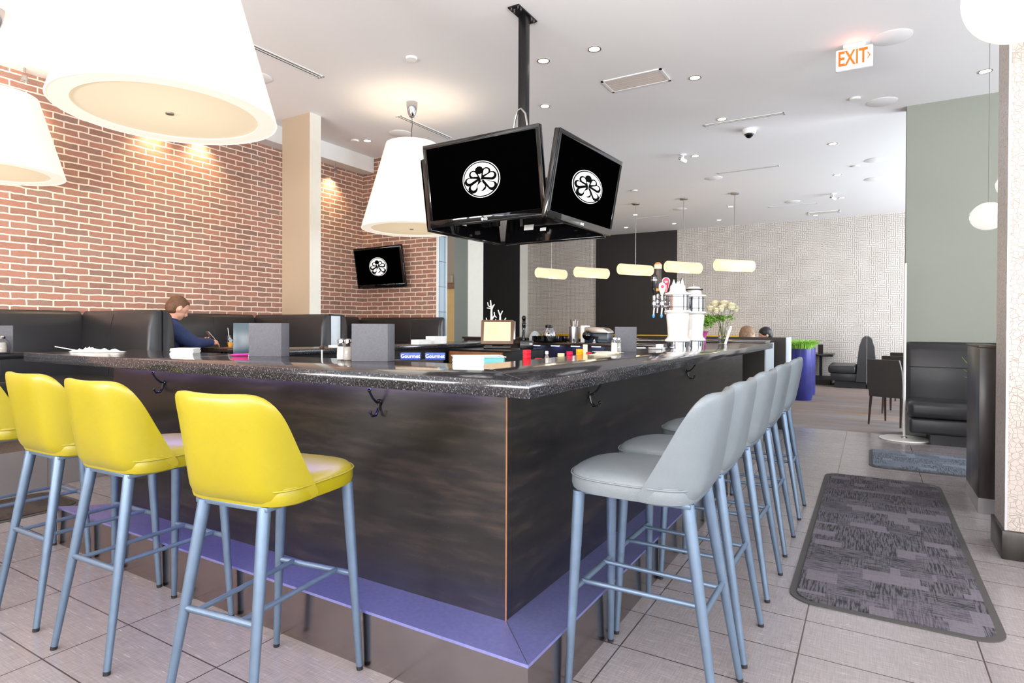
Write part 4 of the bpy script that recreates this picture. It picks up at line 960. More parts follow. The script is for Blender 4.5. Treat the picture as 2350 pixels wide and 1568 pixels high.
for a_, s_ in ((-.03, .045), (0.0, .03), (.035, .055)):
    p = LD*(-a_); MB().add([(p.x-LD.x*.016, p.y-LD.y*.016, .50), (p.x+LD.x*.016, p.y+LD.y*.016, .50), (p.x, p.y, .50+s_), (p.x-LD.x*.016+.006, p.y-LD.y*.016+.01, .50), (p.x+LD.x*.016+.006, p.y+LD.y*.016+.01, .50), (p.x+.006, p.y+.01, .50+s_)],
        [(0, 1, 2), (5, 4, 3), (0, 3, 4, 1), (1, 4, 5, 2), (2, 5, 3, 0)]).build('crown_point', M['steel'], t1, smooth=0)
def tap(par, u, f, zc, tip=True):
    p = LD*u+FD*f; q0 = p.normalized()*.085
    tp = MB(); tp.tube([(q0.x, q0.y, zc-.03), (p.x, p.y, zc-.03)], .009, 12); tp.lathe([(.012, -.045), (.017, -.03), (.019, -.012), (.015, .004), (.018, .012), (.012, .025), (.014, .04), (.010, .055)], (p.x, p.y, zc), 20)
    dn = Vector((.0, 0, -1)); e = (p.x+LD.x*.004, p.y+LD.y*.004, zc-.10); tp.tube([(p.x, p.y, zc-.04), e], [.008, .007], 12)
    o = tp.build('tap', M['chrome'], par)
    if tip: MB().lathe([(.008, 0), (.011, -.008), (.009, -.02), (.003, -.028)], (e[0], e[1], zc-.095), 12).build('spout_cap', M['blue_cap'], o)
    return o, p
def handle(o, nm, prof, p, z, m, flat=1.0, extra=None):
    Mx = TR(p.x, p.y, z) @ RZ(yaw-PI/2+PI/2) @ Matrix.Diagonal((flat, 1, 1, 1)); return MB().lathe(prof, seg=20).build(nm, m, o, M=Mx, smooth=40)
zc = .362
o, p = tap(t1, .185, 0, zc); handle(o, 'tap_handle', [(.007, 0), (.013, .03), (.017, .06), (.023, .145), (.024, .158), (.020, .166)], p, zc+.05, M['black_gloss']).__setitem__('label', 'black and chrome tapered tap handle')
handle(o, 'handle_band', [(.0245, .118), (.0252, .122), (.0258, .13), (.0245, .132)], p, zc+.05, M['chrome'])
o, p = tap(t1, .128, -.02, zc); h_ = handle(o, 'tap_handle', [(.007, 0), (.012, .02), (.022, .05), (.027, .075), (.024, .098), (.012, .108), (.002, .112)], p, zc+.045, M['white_plastic'], .45); h_['label'] = 'white oval tap handle with a red badge'
MB().prism([(c*1.0, s) for c, s in circ(0, 0, .013, 20)], 0, .001, M=TR(p.x, p.y, zc+.122) @ frame((0, 0, 0), (RT.x, RT.y, 0), (0, 0, 1)) @ TR(0, 0, .0125)).build('badge', M['red'], o, smooth=0)
o, p = tap(t1, .125, .13, zc+.02, False); h_ = handle(o, 'tap_handle', [(.010, 0), (.028, .01), (.030, .02), (.030, .20)], p, zc+.075, M['darkbrown']); h_['label'] = 'tall dark brown tap handle with a wooden cap'
handle(o, 'handle_cap', [(.031, .20), (.031, .235), (.026, .237)], p, zc+.075, M['cream']); handle(o, 'handle_top', [(.027, .237), (.022, .248), (.01, .254)], p, zc+.075, M['orange_cap'])
handle(o, 'handle_band', [(.0305, .02), (.0308, .03), (.0305, .042)], p, zc+.075, M['amber'])
o, p = tap(t1, .062, .12, zc+.01, False)
ph = []
for x, y in drop((0, .118), .029, (0, -.18), 22): ph.append((x, y))
ph = [(x, max(y, .0)) for x, y in ph]
Mh = TR(p.x, p.y, zc+.055) @ frame((0, 0, 0), (RT.x, RT.y, 0), (0, 0, 1))
MB().prism([(x*1.12, y*1.03) for x, y in ph], -.006, .004, M=Mh).build('tap_handle', M['white_plastic'], o, label='crimson paddle tap handle with white edge', smooth=0); MB().prism([(x*.92, y*.985+.003) for x, y in ph], .004, .0055, M=Mh).build('handle_face', M['crimson'], o, smooth=0)
w_ = MB(); w_.box(-.013, .013, .118, .123, .0055, .0062, M=Mh).box(-.010, .010, .109, .113, .0055, .0062, M=Mh).box(-.003, .003, .035, .09, .0055, .0062, M=Mh); w_.build('lettering', M['paper'], o, smooth=0)
o, p = tap(t2, .085, .09, zc-.02, False); h_ = handle(o, 'tap_handle', [(.010, 0), (.017, .01), (.019, .10), (.022, .105)], p, zc+.03, M['black_gloss']); h_['label'] = 'black tap handle with a green collar'
handle(o, 'handle_band', [(.023, .100), (.024, .112), (.022, .122)], p, zc+.03, M['green']); MB().box(-.016, .016, -.004, .004, .124, .168, M=TR(p.x, p.y, zc+.03) @ RZ(yaw-PI/2)).build('handle_top', M['nickel'], o, smooth=0)

# drip tray and cloth papers behind the taps
t = on('drip_tray', 'low silver drip tray with small cartons in front of the taps', 'tray', 4.62, 1.64-.24, CT, 0)
MB().box(-.16, .02, -.05, .05, 0, .012).build('tray', M['steel'], t, bevel=.002); MB().box(-.13, -.07, -.04, 0, .012, .035).build('carton', M['paper'], t, smooth=0)
t = on('paper_sheets', 'loose white and tan paper sheets on the right arm of the bar', 'papers', 3.50, 1.40)
for k in range(4): MB().box(-.10, .10, -.06, .06, .002*k, .002*k+.001, M=TR(.05*k-.05, .012*k, 0) @ RZ(.3*k)).build('sheet', M['paper'] if k % 2 else M['cream'], t, smooth=0)

# flowers
def leafclump(mb, c, R, n, size, up_=.2):
    for k in range(n):
        a = random.uniform(0, 2*PI); b = random.uniform(-.6, 1.3); rr = R*random.uniform(.35, 1)
        q = Vector(c)+Vector((math.cos(a)*math.cos(b), math.sin(a)*math.cos(b), math.sin(b)*.8))*rr
        d = Vector((random.uniform(-1, 1), random.uniform(-1, 1), random.uniform(-.4, 1))).normalized()*size*random.uniform(.6, 1.2); s_ = d.cross(Vector((random.random(), random.random(), random.random()))).normalized()*size*.42
        nn = d.cross(s_).normalized()*size*.08
        mb.add([tuple(q-d), tuple(q+s_+nn), tuple(q+d), tuple(q-s_+nn), tuple(q-nn*1.5)], [(0, 1, 4), (1, 2, 4), (2, 3, 4), (3, 0, 4)])
def bloom(mb, c, r, n=95):
    for k in range(n):
        z = 1-1.35*(k+.5)/n; a = k*2.39996; s_ = math.sqrt(max(0, 1-z*z)); d = Vector((math.cos(a)*s_, math.sin(a)*s_, z*.75)); q = Vector(c)+d*r*.55; e = Vector(c)+d*r
        w_ = d.cross(Vector((0, 0, 1))); w_ = (w_.normalized() if w_.length > .05 else Vector((1, 0, 0)))*r*.17
        mb.add([tuple(q-w_*.5), tuple(q+w_*.5), tuple(e+w_+d*r*.02), tuple(e+d*r*.10), tuple(e-w_+d*r*.02)], [(0, 1, 2, 3, 4)])
    mb.ball(c, r*.6, 12)
V1 = Vector((5.83, 1.37, 0)); t = on('flower_vase', 'pink fluted glass vase with bushy green foliage on the far end of the bar', 'vase', V1.x, V1.y, CT)
rs = []
for r, z in ((.028, 0), (.034, .012), (.034, .05), (.038, .09), (.052, .125), (.056, .13), (.050, .126), (.034, .09), (.030, .05), (.028, .015)):
    rs.append([(r*(1+.10*math.cos(8*a)*min(1, z*9))*math.cos(a), r*(1+.10*math.cos(8*a)*min(1, z*9))*math.sin(a), z) for a in [2*PI*i/64 for i in range(64)]])
MB().rings(rs).build('vase', M['pink_glass'], t, smooth=50)
fo = MB(); c0 = Vector((-.0, .0, .20)); leafclump(fo, (LD*-.01)+Vector((0, 0, .20)), .10, 260, .020); leafclump(fo, (LD*.05)+Vector((0, 0, .17)), .06, 80, .018); leafclump(fo, LD*-.07+Vector((0, 0, .24)), .07, 120, .02)
for k in range(8): fo.tube([(0, 0, .02), (random.uniform(-.03, .03), random.uniform(-.03, .03), .2)], .0025, 5)
fo.build('foliage', M['leaf'], t, smooth=0)
V2 = Vector((6.28, 1.27, 0)); t = on('flower_vase', 'clear glass vase with cream chrysanthemums and a white slanted tag', 'vase', V2.x, V2.y, CT)
MB().lathe([(.034, 0), (.045, .02), (.047, .10), (.030, .18), (.034, .205), (.031, .205), (.027, .18), (.044, .10), (.042, .022), (.03, .006)], seg=32).build('vase', M['glass'], t, smooth=50)
st_, pe, lf_ = MB(), MB(), MB()
for u, f, z, r in ((.125, .0, .345, .052), (.075, .04, .385, .056), (.03, -.03, .35, .05), (-.02, .02, .395, .06), (-.075, -.02, .37, .06), (-.13, .02, .345, .05), (.05, .08, .40, .055), (.085, -.04, .33, .045)):
    p = LD*u+FD*f; pe_c = (p.x, p.y, z); bloom(pe, pe_c, r); st_.tube([(0, 0, .02), (p.x*.35, p.y*.35, .2), (p.x*.95, p.y*.95, z-.02)], .0028, 6)
leafclump(lf_, (LD*.03)+Vector((0, 0, .25)), .06, 90, .02); leafclump(lf_, (LD*-.07)+Vector((0, 0, .26)), .05, 40, .016)
st_.build('stems', M['stem'], t); pe.build('blooms', M['petal'], t, smooth=0); lf_.build('foliage', M['leaf'], t, smooth=0)
MB().box(-.012, .012, -.003, .003, 0, .19, M=Matrix.Translation((-.07, -.035, 0)) @ RZ(yaw-PI/2) @ Matrix.Rotation(math.radians(18), 4, 'Y')).build('tag', M['white_plastic'], t, smooth=0)

# till (point of sale terminal) on the drawer unit
t = thing('till', 'touch-screen till with bronze bezel tilted back on a black base', 'till', (5.33, 3.36, 1.0), math.radians(-62))
# local: x to the right in view, y away from viewer
Ms = TR(0, 0, .172) @ Matrix.Rotation(math.radians(-18), 4, 'X')
MB().box(-.172, .172, -.02, .025, -.135, .135).build('monitor', M['tanframe'], t, bevel=.012, M=Ms)
MB().box(-.14, .14, -.0225, -.0195, -.10, .108).build('screen', M['screen'], t, smooth=0, M=Ms)
g_ = MB()
for i in range(4):
    for j in range(5): g_.box(-.105+j*.026, -.085+j*.026, -.0235, -.0224, .055-i*.03, .075-i*.03)
g_.build('screen_buttons', emis('screen_buttons', sr(215, 185, 140), .5), t, smooth=0, M=Ms)
MB().box(.172, .19, -.015, .03, -.08, .12).build('card_reader', M['steel'], t, bevel=.003, M=Ms)
MB().box(-.06, .06, .02, .12, .03, .15).box(-.14, .14, -.06, .14, 0, .03).build('base', M['black_plastic'], t, bevel=.006)
t = thing('receipt_printer', 'black receipt printer with a white sticker right of the till', 'printer', (5.42, 3.055, 1.0), math.radians(-62))
MB().box(-.07, .07, -.09, .09, 0, .085).build('housing', M['black_plastic'], t, bevel=.012); MB().box(.03, .06, -.0915, -.089, .05, .062).build('sticker', M['paper'], t, smooth=0); MB().box(-.05, .05, -.03, .03, .084, .087).build('paper_slot', M['black_matte'], t, smooth=0)

# things on the far counter (z 1.05)
FZ = 1.05; FX = 6.42
t = thing('pepper_mill', 'tall black turned pepper mill with a glossy knob', 'pepper mill', (FX, 3.69, FZ-.02+.02), 0)
t.location.y = 3.66
MB().lathe([(.030, 0), (.032, .02), (.028, .05), (.020, .09), (.022, .11), (.017, .13), (.026, .20), (.028, .225), (.018, .24)], seg=32).build('body', M['black_gloss'], t, smooth=50)
MB().lathe([(.018, .242), (.027, .25), (.018, .262), (.026, .275), (.029, .292), (.020, .312), (.006, .318)], seg=32).build('knob', M['black_gloss'], t, smooth=50)
t = thing('serving_tray', 'low round black basin with chrome shine behind the red cups', 'tray', (FX+.02, 3.31, FZ), 0)
MB().lathe([(.20, 0), (.215, .012), (.215, .072), (.207, .072), (.20, .02)], seg=48).build('basin', M['black_gloss'], t, smooth=50)
t = thing('coffee_pot', 'steel thermal coffee pot with dark lid behind the black basin', 'coffee pot', (6.76, 3.49, FZ), 0)
MB().lathe([(.07, 0), (.085, .03), (.088, .08), (.075, .13), (.05, .16), (.045, .17)], seg=36).build('body', M['chrome'], t, smooth=60); MB().lathe([(.044, .168), (.048, .18), (.044, .205), (.02, .21)], seg=28).build('lid', M['black_metal'], t)
t = thing('bowl', 'upturned pale blue bowl between pepper mill and coffee pot', 'bowl', (6.74, 3.88-.2, FZ), 0)
MB().lathe([(.075, 0), (.072, .05), (.05, .10), (.02, .125), (.005, .128)], seg=32).build('shell', M['light_top'], t, smooth=60)
t = thing('utensil_can', 'tall steel canister of bar tools with brown handles', 'canister', (FX, 2.985, FZ), 0)
MB().lathe([(.055, 0), (.056, .005), (.056, .185), (.052, .185), (.05, .01)], seg=36).build('canister', M['steel'], t, smooth=50)
for dx, dy, h_, m_ in ((.0, .03, .265, 'darkbrown'), (.01, .01, .26, 'darkbrown'), (.0, -.015, .27, 'chrome'), (.01, -.03, .255, 'chrome'), (-.01, -.005, .25, 'white_plastic')):
    MB().tube([(dx*.4, dy*.4, .02), (dx*2, dy*1.4, h_)], [.004, .007], 10).build('tool', M[m_], t)
t = thing('drink_machine', 'countertop machine with curved silver hood and black side knob', 'machine', (6.44, 2.72, FZ), 0)
MB().box(-.07, .10, .11, .16, 0, .20).build('side_plate', M['white_plastic'], t, bevel=.01)
MB().box(-.06, .12, -.17, .11, 0, .11).build('body', mat('dark_blue_plastic', sr(38, 52, 66), .3), t, bevel=.01)
hd = [(-.18, .112), (-.17, .14), (-.12, .17), (-.05, .18), (.10, .18), (.11, .112)]
MB().prism([(y, z) for y, z in hd], -.07, .12, M=Matrix(((0, 0, 1, 0), (1, 0, 0, 0), (0, 1, 0, 0), (0, 0, 0, 1)))).build('hood', M['nickel'], t, bevel=.004)
MB().lathe([(.05, 0), (.055, -.02), (.045, -.04), (.015, -.05)], (-.07, .07, .085), 28, axis='x').build('knob', M['black_gloss'], t)
t = thing('jigger', 'small steel hourglass jigger in front of the silver-hooded machine', 'jigger', (6.335, 2.69, FZ)); MB().lathe([(.022, 0), (.018, .02), (.008, .036), (.018, .055), (.024, .075)], seg=24).build('cup', M['chrome'], t, smooth=60)
t = thing('shot_cup', 'small steel cup before the utensil canister', 'cup', (6.335, 2.93, FZ)); MB().lathe([(.018, 0), (.024, .045), (.022, .045), (.016, .004)], seg=24).build('cup', M['steel'], t, smooth=60)
t = thing('white_box', 'white carton on the back left counter arm', 'box', (5.05, 3.95, 1.052)); MB().box(-.10, .10, -.06, .06, 0, .075).build('carton', M['paper'], t, smooth=0)
t = thing('white_box', 'shorter white carton left of the other on the back counter arm', 'box', (4.78, 3.93, 1.052)); MB().box(-.10, .10, -.05, .05, 0, .045).build('carton', M['paper'], t, smooth=0)
t = thing('white_box', 'small white block on the back counter arm beside the middle menu board', 'box', (3.62, 3.86, 1.052)); MB().box(-.09, .09, -.04, .04, 0, .02).build('carton', M['paper'], t, smooth=0)

# inside the bar, (work shelf)
SZ = .99
def stack(label, x, y, n, r, h, m, z=SZ):
    t = thing('cup_stack', label, 'cups', (x, y, z), 0, 'stacks of coloured cups inside the bar')
    for k in range(n): MB().lathe([(r*.9, k*h), (r, k*h+h*.35), (r*.92, k*h+h*.45), (r, k*h+h*.9), (r*.85, k*h+h*.96)], seg=24).build('cup', M[m], t, smooth=40)
zz = SZ
stack('tall stack of red cups nearest the inner bar corner', 2.875, 1.62, 5, .023, .0235, 'red')
stack('short stack of red cups right of the tall one', 2.985, 1.605, 3, .022, .0225, 'red')
stack('short stack of cream cups', 3.26, 1.60, 4, .022, .021, 'cream'); stack('short stack of crimson cups', 3.38, 1.60, 4, .020, .023, 'crimson')
stack('short stack of amber cups', 3.53, 1.60, 5, .024, .0205, 'amber'); stack('small crimson cups at the right of the row', 3.68, 1.60, 4, .020, .0195, 'crimson')
t = thing('paper_tag', 'upright cream card among the coloured cups', 'card', (3.72, 1.645, SZ)); MB().box(-.015, .015, -.003, .003, 0, .125, M=RZ(yaw-PI/2)).build('card', M['cream'], t, smooth=0)
def bottle_top(label, x, y): 
    t = thing('bottle', label, 'bottle', (x, y, SZ), 0, 'bottles inside the bar'); MB().lathe([(.018, 0), (.018, .05), (.008, .075), (.008, .085)], seg=20).build('body', M['glass'], t, smooth=50); MB().lathe([(.0095, .082), (.0095, .098), (.005, .10)], seg=16).build('cap', M['white_plastic'], t)
bottle_top('white-capped clear bottle between red and cream cups', 3.17, 1.65); bottle_top('white-capped clear bottle right of the coloured cups', 4.16, 1.60)
t = thing('plastic_bin', 'open pale teal plastic bin inside the bar', 'bin', (3.445, 2.33, .905), math.radians(-50))
b_ = MB(); b_.box(-.17, .17, -.13, .13, 0, .01).box(-.17, .17, -.13, -.122, 0, .12).box(-.17, .17, .122, .13, 0, .12).box(-.17, -.162, -.13, .13, 0, .12).box(.162, .17, -.13, .13, 0, .12); b_.build('bin', M['teal'], t, smooth=0)
MB().box(-.178, .178, -.138, -.122, .12, .126).box(-.178, .178, .122, .138, .12, .126).box(-.178, -.162, -.138, .138, .12, .126).box(.162, .178, -.138, .138, .12, .126).build('rim', M['white_plastic'], t, smooth=0)
t = thing('work_table', 'steel work table inside the bar under the bin and the blue cartons', 'table', (3.20, 2.70, 0))
MB().box(-.45, .60, -.45, .35, .87, .90).build('top', M['steel'], t, smooth=0); MB().box(-.43, .58, -.43, .33, 0, .87).build('base', M['black_matte'], t, smooth=0)
for k, (x, y, lb) in enumerate(((3.29, 2.80, 'left'), (3.385, 2.655, 'right'))):
    t = thing('carton', 'blue carton with white Gourmet lettering inside the bar, %s one' % lb, 'carton', (x, y, .995), math.radians(-56), 'blue lettered cartons')
    MB().box(-.07, .07, -.03, .03, 0, .05).build('box', M['blue_label'], t, bevel=.004)
    text('lettering', 'Gourmet', .036, M['paper'], frame((0, -.0305, .026), (1, 0, 0), (0, 0, 1)), t, .0004, bold=True)
t = thing('storage_box', 'dark box the blue cartons stand on', 'box', (3.31, 2.78, .90), math.radians(-56)); MB().box(-.18, .20, -.06, .06, 0, .095).build('box', M['espresso'], t, smooth=0)
t = thing('muddler', 'white stick with a brown round knob inside the bar', 'stirrer', (2.36, 2.66, .90), 0); MB().tube([(0, 0, 0), (0, 0, .20)], .004, 10).build('stick', M['white_plastic'], t); MB().lathe([(.004, .198), (.013, .204), (.015, .212), (.008, .222)], seg=20).build('knob', M['darkbrown'], t)
t = thing('folded_card', 'tan triangular folded card inside the bar beside the white stick', 'card', (2.42, 2.60, .90), math.radians(-60)); MB().prism([(-.045, 0), (.07, 0), (.07, .14), (.055, .15), (-.045, .15)], -.003, .003, M=frame((0, 0, 0), (1, 0, 0), (0, 0, 1))).build('card', M['cream'], t, smooth=0)
t.rotation_euler[2] = math.radians(-60); t.location.z = .90
t = thing('side_shelf', 'low steel shelf behind the left arm of the bar', 'shelf', (2.19, 1.75+.30, 0)); MB().box(0, .34, 0, 2.0, .86, .90).build('top', M['steel'], t, smooth=0); MB().box(.01, .32, .02, 1.98, 0, .86).build('base', M['black_matte'], t, smooth=0)
# coral-like hook sculpture
t = thing('coral_sculpture', 'white branching coral-shaped ornament before the charcoal panel', 'ornament', (7.22, 4.60, 1.088), math.radians(-62))
c_ = MB()
def br(pts, r): c_.tube([(x, 0, z) for x, z in pts], r, 8)
br([(-.03, 0), (-.035, .12), (-.045, .25), (-.045, .38), (-.06, .52)], [.030, .024, .018, .014, .009]); br([(-.045, .38), (-.02, .44), (.0, .46)], [.012, .010, .008])
br([(-.05, .42), (-.09, .44), (-.10, .49)], [.010, .009, .007]); br([(-.045, .40), (-.11, .41)], [.009, .007]); br([(-.04, .25), (.0, .30), (-.005, .35)], [.014, .010, .008]); br([(.0, .30), (.03, .27)], [.009, .007])
br([(-.035, .10), (-.10, .20), (-.15, .16)], [.018, .012, .009]); br([(-.10, .20), (-.12, .27)], [.010, .007]); br([(-.03, .14), (.02, .19), (.015, .25)], [.012, .009, .007]); br([(.0, .17), (.05, .18)], [.009, .007])
br([(.03, 0), (.06, .12), (.08, .24), (.08, .30), (.05, .38)], [.026, .022, .016, .012, .008]); br([(.08, .30), (.115, .37)], [.010, .008]); br([(.06, .14), (.13, .19), (.16, .27)], [.014, .011, .008]); br([(.13, .19), (.17, .14)], [.010, .007])
c_.build('branches', M['paper'], t, smooth=60)

# things on the booth tables
TZ = P+.722+.001
menu('grey-blue menu board standing on the left edge booth table', 1.86, 5.66, math.radians(-52), .30, .205, fold=False, z=TZ)
t = on('condiment_caddy', 'wire caddy with two glass shakers on the left edge booth table', 'caddy', 1.86, 5.545, TZ, math.radians(-50))
for dx, m_ in ((-.042, 'salt'), (.03, 'pepper')):
    g_ = MB().lathe([(.026, 0), (.028, .03), (.021, .10), (.019, .105)], (dx, 0, .004), 24).build('shaker', M['glass'], t, smooth=40); MB().lathe([(.024, .004), (.025, .03), (.021, .075)], (dx, 0, .004), 16).build('filling', M[m_], g_); MB().lathe([(.020, .104), (.021, .118), (.012, .124)], (dx, 0, .004), 20).build('cap', M['chrome'], g_)
MB().tube([(.075, 0, .002), (.085, 0, .05), (.07, 0, .09), (.05, 0, .11)], .002, 6).tube([(-.08, 0, .002), (.08, 0, .002)], .002, 6).build('wire_frame', M['black_metal'], t)
t = on('drink_glass', 'tall glass of orange drink with ice and white straw on the man\'s table', 'glass', 3.86, 5.72, P+.7055)
MB().lathe([(.026, 0), (.036, .125), (.033, .125), (.024, .008)], seg=32).build('glass', M['glass'], t, smooth=50); MB().lathe([(.0235, .009), (.027, .055)], seg=24).build('drink', M['orange_drink'], t)
ic = MB()
for k in range(6): ic.box(-.009, .009, -.009, .009, -.009, .009, M=TR(random.uniform(-.013, .013), random.uniform(-.013, .013), .066+k*.005) @ Matrix.Rotation(k, 4, (1, .4, .2)))
ic.build('ice', M['light_top'], t, smooth=0); MB().tube([(.0, .0, .02), (-.022, .012, .205)], .0035, 8).build('straw', M['white_plastic'], t)
shaker('glass shaker on the man\'s booth table right of his drink', 4.03, 5.70, .10, P+.7055)
t = on('serving_board', 'brown wooden board under the drink on the man\'s table', 'board', 3.93, 5.60, P+.7055); MB().box(-.20, .20, -.05, .04, 0, .010).build('board', M['brownwood'], t, bevel=.003)
t = on('dip_cup', 'small white dip cup between drink and shaker', 'cup', 3.95, 5.61, P+.716); MB().lathe([(.014, 0), (.019, .018), (.017, .018), (.012, .003)], seg=20).build('cup', M['white_plastic'], t)
t = on('serving_board', 'brown board with crumpled napkin on the table before the wall television', 'board', 5.9, 5.66, P+.7055); MB().box(-.2, .2, -.06, .06, 0, .012).build('board', M['brownwood'], t, bevel=.003); MB().ball((-.1, 0, .02), (.05, .03, .012), 12).build('napkin', M['paper'], t)

# ================================================================ people
def remesh(o, vs=.006, sm=4):
    m1 = o.modifiers.new('union', 'REMESH'); m1.mode = 'VOXEL'; m1.voxel_size = vs; m1.use_smooth_shade = True
    m2 = o.modifiers.new('soft', 'SMOOTH'); m2.iterations = sm; m2.factor = .5
def limb(mb, pts, rs, seg=14):
    P_ = [Vector(p) for p in pts]
    for i in range(len(P_)-1):
        a, b = P_[i], P_[i+1]; n = 5
        mb.tube([tuple(a.lerp(b, k/n)) for k in range(n+1)], [rs[i]+(rs[i+1]-rs[i])*k/n for k in range(n+1)], seg)
    for p, r in zip(P_, rs): mb.ball(tuple(p), r, seg)
def head_shape(mb, Mx):
    """head facing +x, centre of skull at origin"""
    b = lambda c, r, s=20: mb.ball(c, r, s, M=Mx)
    b((0, 0, .02), (.098, .078, .098)); b((.03, 0, -.045), (.062, .058, .062)); b((.055, 0, -.085), (.030, .034, .026)); b((-.045, 0, -.01), (.06, .066, .07))
    mb.tube([(.092, 0, .012), (.110, 0, -.028), (.098, 0, -.042)], [.009, .015, .010], 10, M=Mx)
    b((.080, 0, -.064), (.014, .024, .005), 12); b((.078, 0, -.077), (.013, .020, .006), 12); b((.080, 0, .026), (.016, .052, .010), 14)
    for s in (1, -1): b((.072, .031*s, .004), (.010, .014, .009), 10); b((-.005, .079*s, -.012), (.018, .010, .030), 14); b((-.002, .083*s, -.018), (.010, .008, .014), 10)
def hand_shape(mb, wrist, direction, side, palm_r=.021):
    w_ = Vector(wrist); d = Vector(direction).normalized(); s = Vector(side).normalized(); n = d.cross(s).normalized()
    limb(mb, [w_, w_+d*.05, w_+d*.085], [.026, .030, .027]); limb(mb, [w_+d*.05+s*.02, w_+d*.08+s*.028], [.020, .014]); limb(mb, [w_+d*.05-s*.02, w_+d*.08-s*.026], [.020, .014])
    for k, (o_, L_) in enumerate(((-.030, .058), (-.010, .070), (.010, .075), (.028, .066))):
        a = w_+d*.085+s*o_; limb(mb, [a, a+d*L_*.5-n*.006, a+d*L_*.85-n*.03], [.0095, .0088, .0075], 10)
    a = w_+d*.03+s*.03; limb(mb, [a, a+d*.035+s*.025-n*.01, a+d*.065+s*.022-n*.025], [.012, .010, .0085], 10)

# man in navy jacket, seated on the bench facing +X, leaning on the table with a phone
man = thing('person', 'person with short auburn hair in a navy jacket, leaning on the table', 'person', (3.38, 6.02, P+.46))
Mi = TR(-3.38, -6.02, -(P+.46)); Wm = lambda p: tuple(Mi @ Vector(p))
Z0 = P+.46
hc = Vector((3.425, 5.93, 1.405)); Mh = Mi @ TR(*hc) @ RZ(math.radians(-6)) @ Matrix.Rotation(math.radians(28), 4, 'Y')
bd = MB(); head_shape(bd, Mh)
limb(bd, [Wm((3.33, 5.95, 1.22)), Wm((3.385, 5.94, 1.33))], [.062, .056])
limb(bd, [Wm((3.30, 6.0, Z0+.12)), Wm((3.30, 5.99, 1.0)), Wm((3.31, 5.97, 1.17))], [.12, .125, .12])
hand_shape(bd, Wm((3.68, 5.80, 1.065)), (.92, .25, -.12), (.15, .9, .3)); hand_shape(bd, Wm((3.66, 6.06, 1.065)), (.95, -.25, .05), (.2, -.9, .2))
for s in (-.11, .11): limb(bd, [Wm((3.26, 6.0+s, Z0+.09)), Wm((3.60, 6.0+s*1.1, Z0+.10)), Wm((3.64, 6.0+s*1.1, P+.12))], [.075, .055, .045]); limb(bd, [Wm((3.64, 6.0+s*1.1, P+.10)), Wm((3.72, 6.0+s*1.1, P+.045))], [.04, .035])
body = bd.build('body', M['skin'], man, smooth=180); remesh(body, .0055, 3)
jk = MB()
limb(jk, [Wm((3.31, 6.0, Z0+.10)), Wm((3.30, 6.0, .98)), Wm((3.30, 5.98, 1.14)), Wm((3.33, 5.96, 1.235))], [.150, .155, .155, .09], 20)
jk.ball(Wm((3.28, 5.85, 1.09)), (.11, .08, .15)); jk.ball(Wm((3.28, 6.13, 1.09)), (.11, .08, .15)); 
for s, el, wr in ((5.80, (3.48, 5.72, 1.055), (3.685, 5.795, 1.06)), (6.155, (3.46, 6.20, 1.055), (3.665, 6.065, 1.06))):
    limb(jk, [Wm((3.295, s, 1.20)), Wm((3.38, (s+el[1])/2, 1.12)), Wm(el), Wm(wr)], [.088, .078, .062, .042], 18)
jo = jk.build('jacket', M['navy'], man, smooth=180); remesh(jo, .007, 4)
cl = MB(); ring = []
for k, (dz, r1, dx) in enumerate(((0, .078, 0), (.03, .074, .012), (.06, .072, .026), (.062, .066, .026), (.02, .064, .01))):
    ring.append([Wm((3.335+dx+r1*math.cos(a)*1.05, 5.95+r1*math.sin(a), 1.24+dz-.22*r1*math.cos(a))) for a in [2*PI*i/28 for i in range(28)]])
cl.rings(ring).build('collar', M['navy'], jo, smooth=60)
MB().tube([Wm((3.215, 5.835, 1.262)), Wm((3.27, 5.81, 1.262)), Wm((3.33, 5.785, 1.232)), Wm((3.36, 5.755, 1.215))], .004, 6).build('shoulder_piping', M['piping'], jo)
tr_ = MB()
for s in (-.11, .11): limb(tr_, [Wm((3.26, 6.0+s, Z0+.09)), Wm((3.60, 6.0+s*1.1, Z0+.10)), Wm((3.645, 6.0+s*1.1, P+.10))], [.090, .070, .058])
to_ = tr_.build('trousers', M['charcoal'], man, smooth=180); remesh(to_, .012, 2)
hr = MB(); bb = lambda c, r: hr.ball(c, r, 22, M=Mh)
bb((-.012, 0, .034), (.098, .081, .091)); bb((-.050, 0, .0), (.064, .073, .078)); bb((-.040, 0, -.045), (.055, .060, .045)); bb((.035, 0, .078), (.052, .056, .030))
for s in (1, -1): bb((.006, .066*s, .026), (.026, .014, .034))
ho = hr.build('hair', M['hair_red'], man, smooth=180); remesh(ho, .005, 3)
ph = thing('phone', 'phone with greenish lit screen held by the man in the navy jacket', 'phone', (3.755, 5.885, 1.115)); ph.rotation_euler = (0, math.radians(50), math.radians(-10))
MB().box(-.07, .07, -.035, .035, -.004, .004).build('case', M['nickel'], ph, bevel=.003); MB().box(-.063, .063, -.031, .031, .004, .005).build('screen', emis('phone_screen', sr(200, 205, 165), .5), ph, smooth=0)

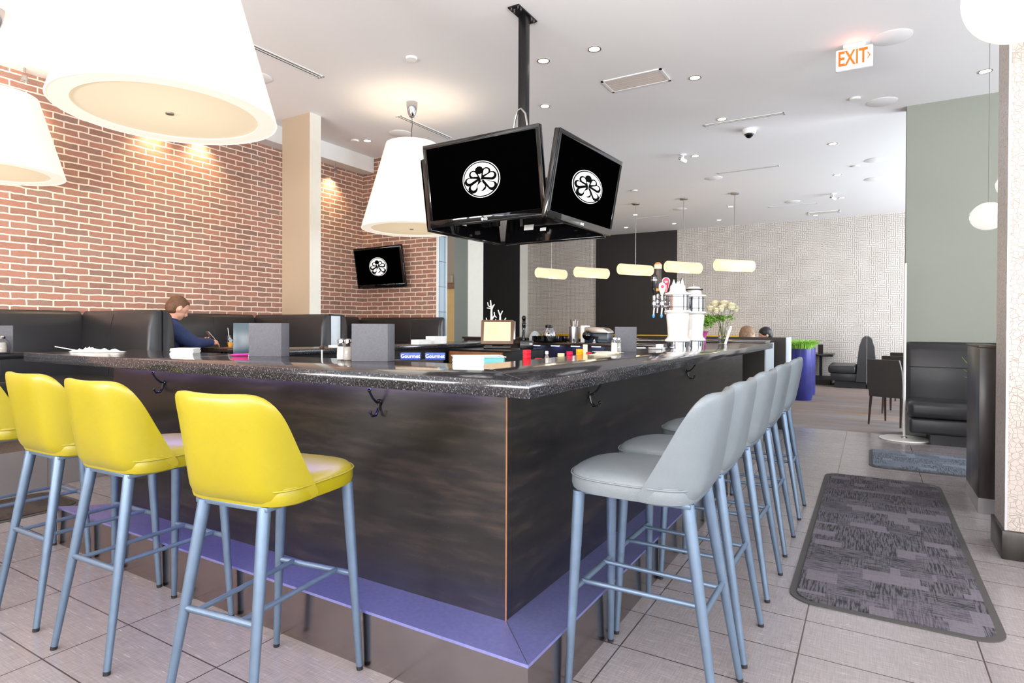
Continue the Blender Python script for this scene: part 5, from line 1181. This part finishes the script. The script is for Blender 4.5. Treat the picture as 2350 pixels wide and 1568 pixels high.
def seated(label, x, y, rz, hairm, cloth, long_, seat=.44, hz=1.12):
    pz = thing('person', label, 'person', (x, y, seat), rz); Mh_ = TR(.08, 0, hz-seat) @ Matrix.Rotation(math.radians(12), 4, 'Y')
    b_ = MB(); head_shape(b_, Mh_); limb(b_, [(.03, 0, hz-seat-.20), (.065, 0, hz-seat-.08)], [.055, .05]); limb(b_, [(0, 0, .1), (.02, 0, hz-seat-.26)], [.12, .12])
    for s in (1, -1): limb(b_, [(.03, .1*s, .07), (.42, .1*s, .06), (.44, .1*s, -.38)], [.07, .05, .04])
    for s in (1, -1): hand_shape(b_, (.36, .14*s, .36), (.9, -.3*s, -.1), (0, s, .3))
    o_ = b_.build('body', M['skin'], pz, smooth=180); remesh(o_, .008, 3)
    c_ = MB(); limb(c_, [(0, 0, .08), (0, 0, .3), (.02, 0, hz-seat-.24)], [.15, .15, .13]); 
    for s in (1, -1): limb(c_, [(.02, .15*s, hz-seat-.25), (.10, .20*s, .30), (.36, .14*s, .35)], [.065, .052, .038])
    for s in (1, -1): limb(c_, [(.03, .1*s, .07), (.42, .1*s, .06), (.44, .1*s, -.36)], [.085, .062, .05])
    o_ = c_.build('clothes', cloth, pz, smooth=180); remesh(o_, .010, 3)
    h_ = MB(); bb = lambda c, r: h_.ball(c, r, 20, M=Mh_); bb((-.012, 0, .036), (.106, .090, .096)); bb((-.05, 0, -.01), (.07, .083, .09))
    if long_:
        bb((-.06, 0, -.10), (.055, .085, .11)); [bb((.0, .07*s, -.06), (.05, .03, .11)) for s in (1, -1)]
    o_ = h_.build('hair', hairm, pz, smooth=180); remesh(o_, .006, 2)
seated('person with wavy light brown hair seen beyond the bar, only the head showing', 9.35, 1.62, math.radians(-62), M['hair_fair'], M['grey_cloth'], True, hz=1.13)
seated('person with short black hair seen beyond the bar, right of the fair-haired one', 10.65, 1.41, math.radians(118), M['hair_dark'], M['grey_cloth'], False, hz=1.115)
ped_table('dark table between the two people beyond the bar', (10.05, 1.5, 0), .3, .7, .74, M['brown_table'])
t = thing('booth_bench', 'black booth bench beyond the bar behind the two seated people', 'booth seat', (9.15, 3.2, 0), -PI/2)
MB().box(.3, 2.2, -.1, 0, 0, .95).build('backrest', M['leather_black'], t, bevel=.03, seg=3)
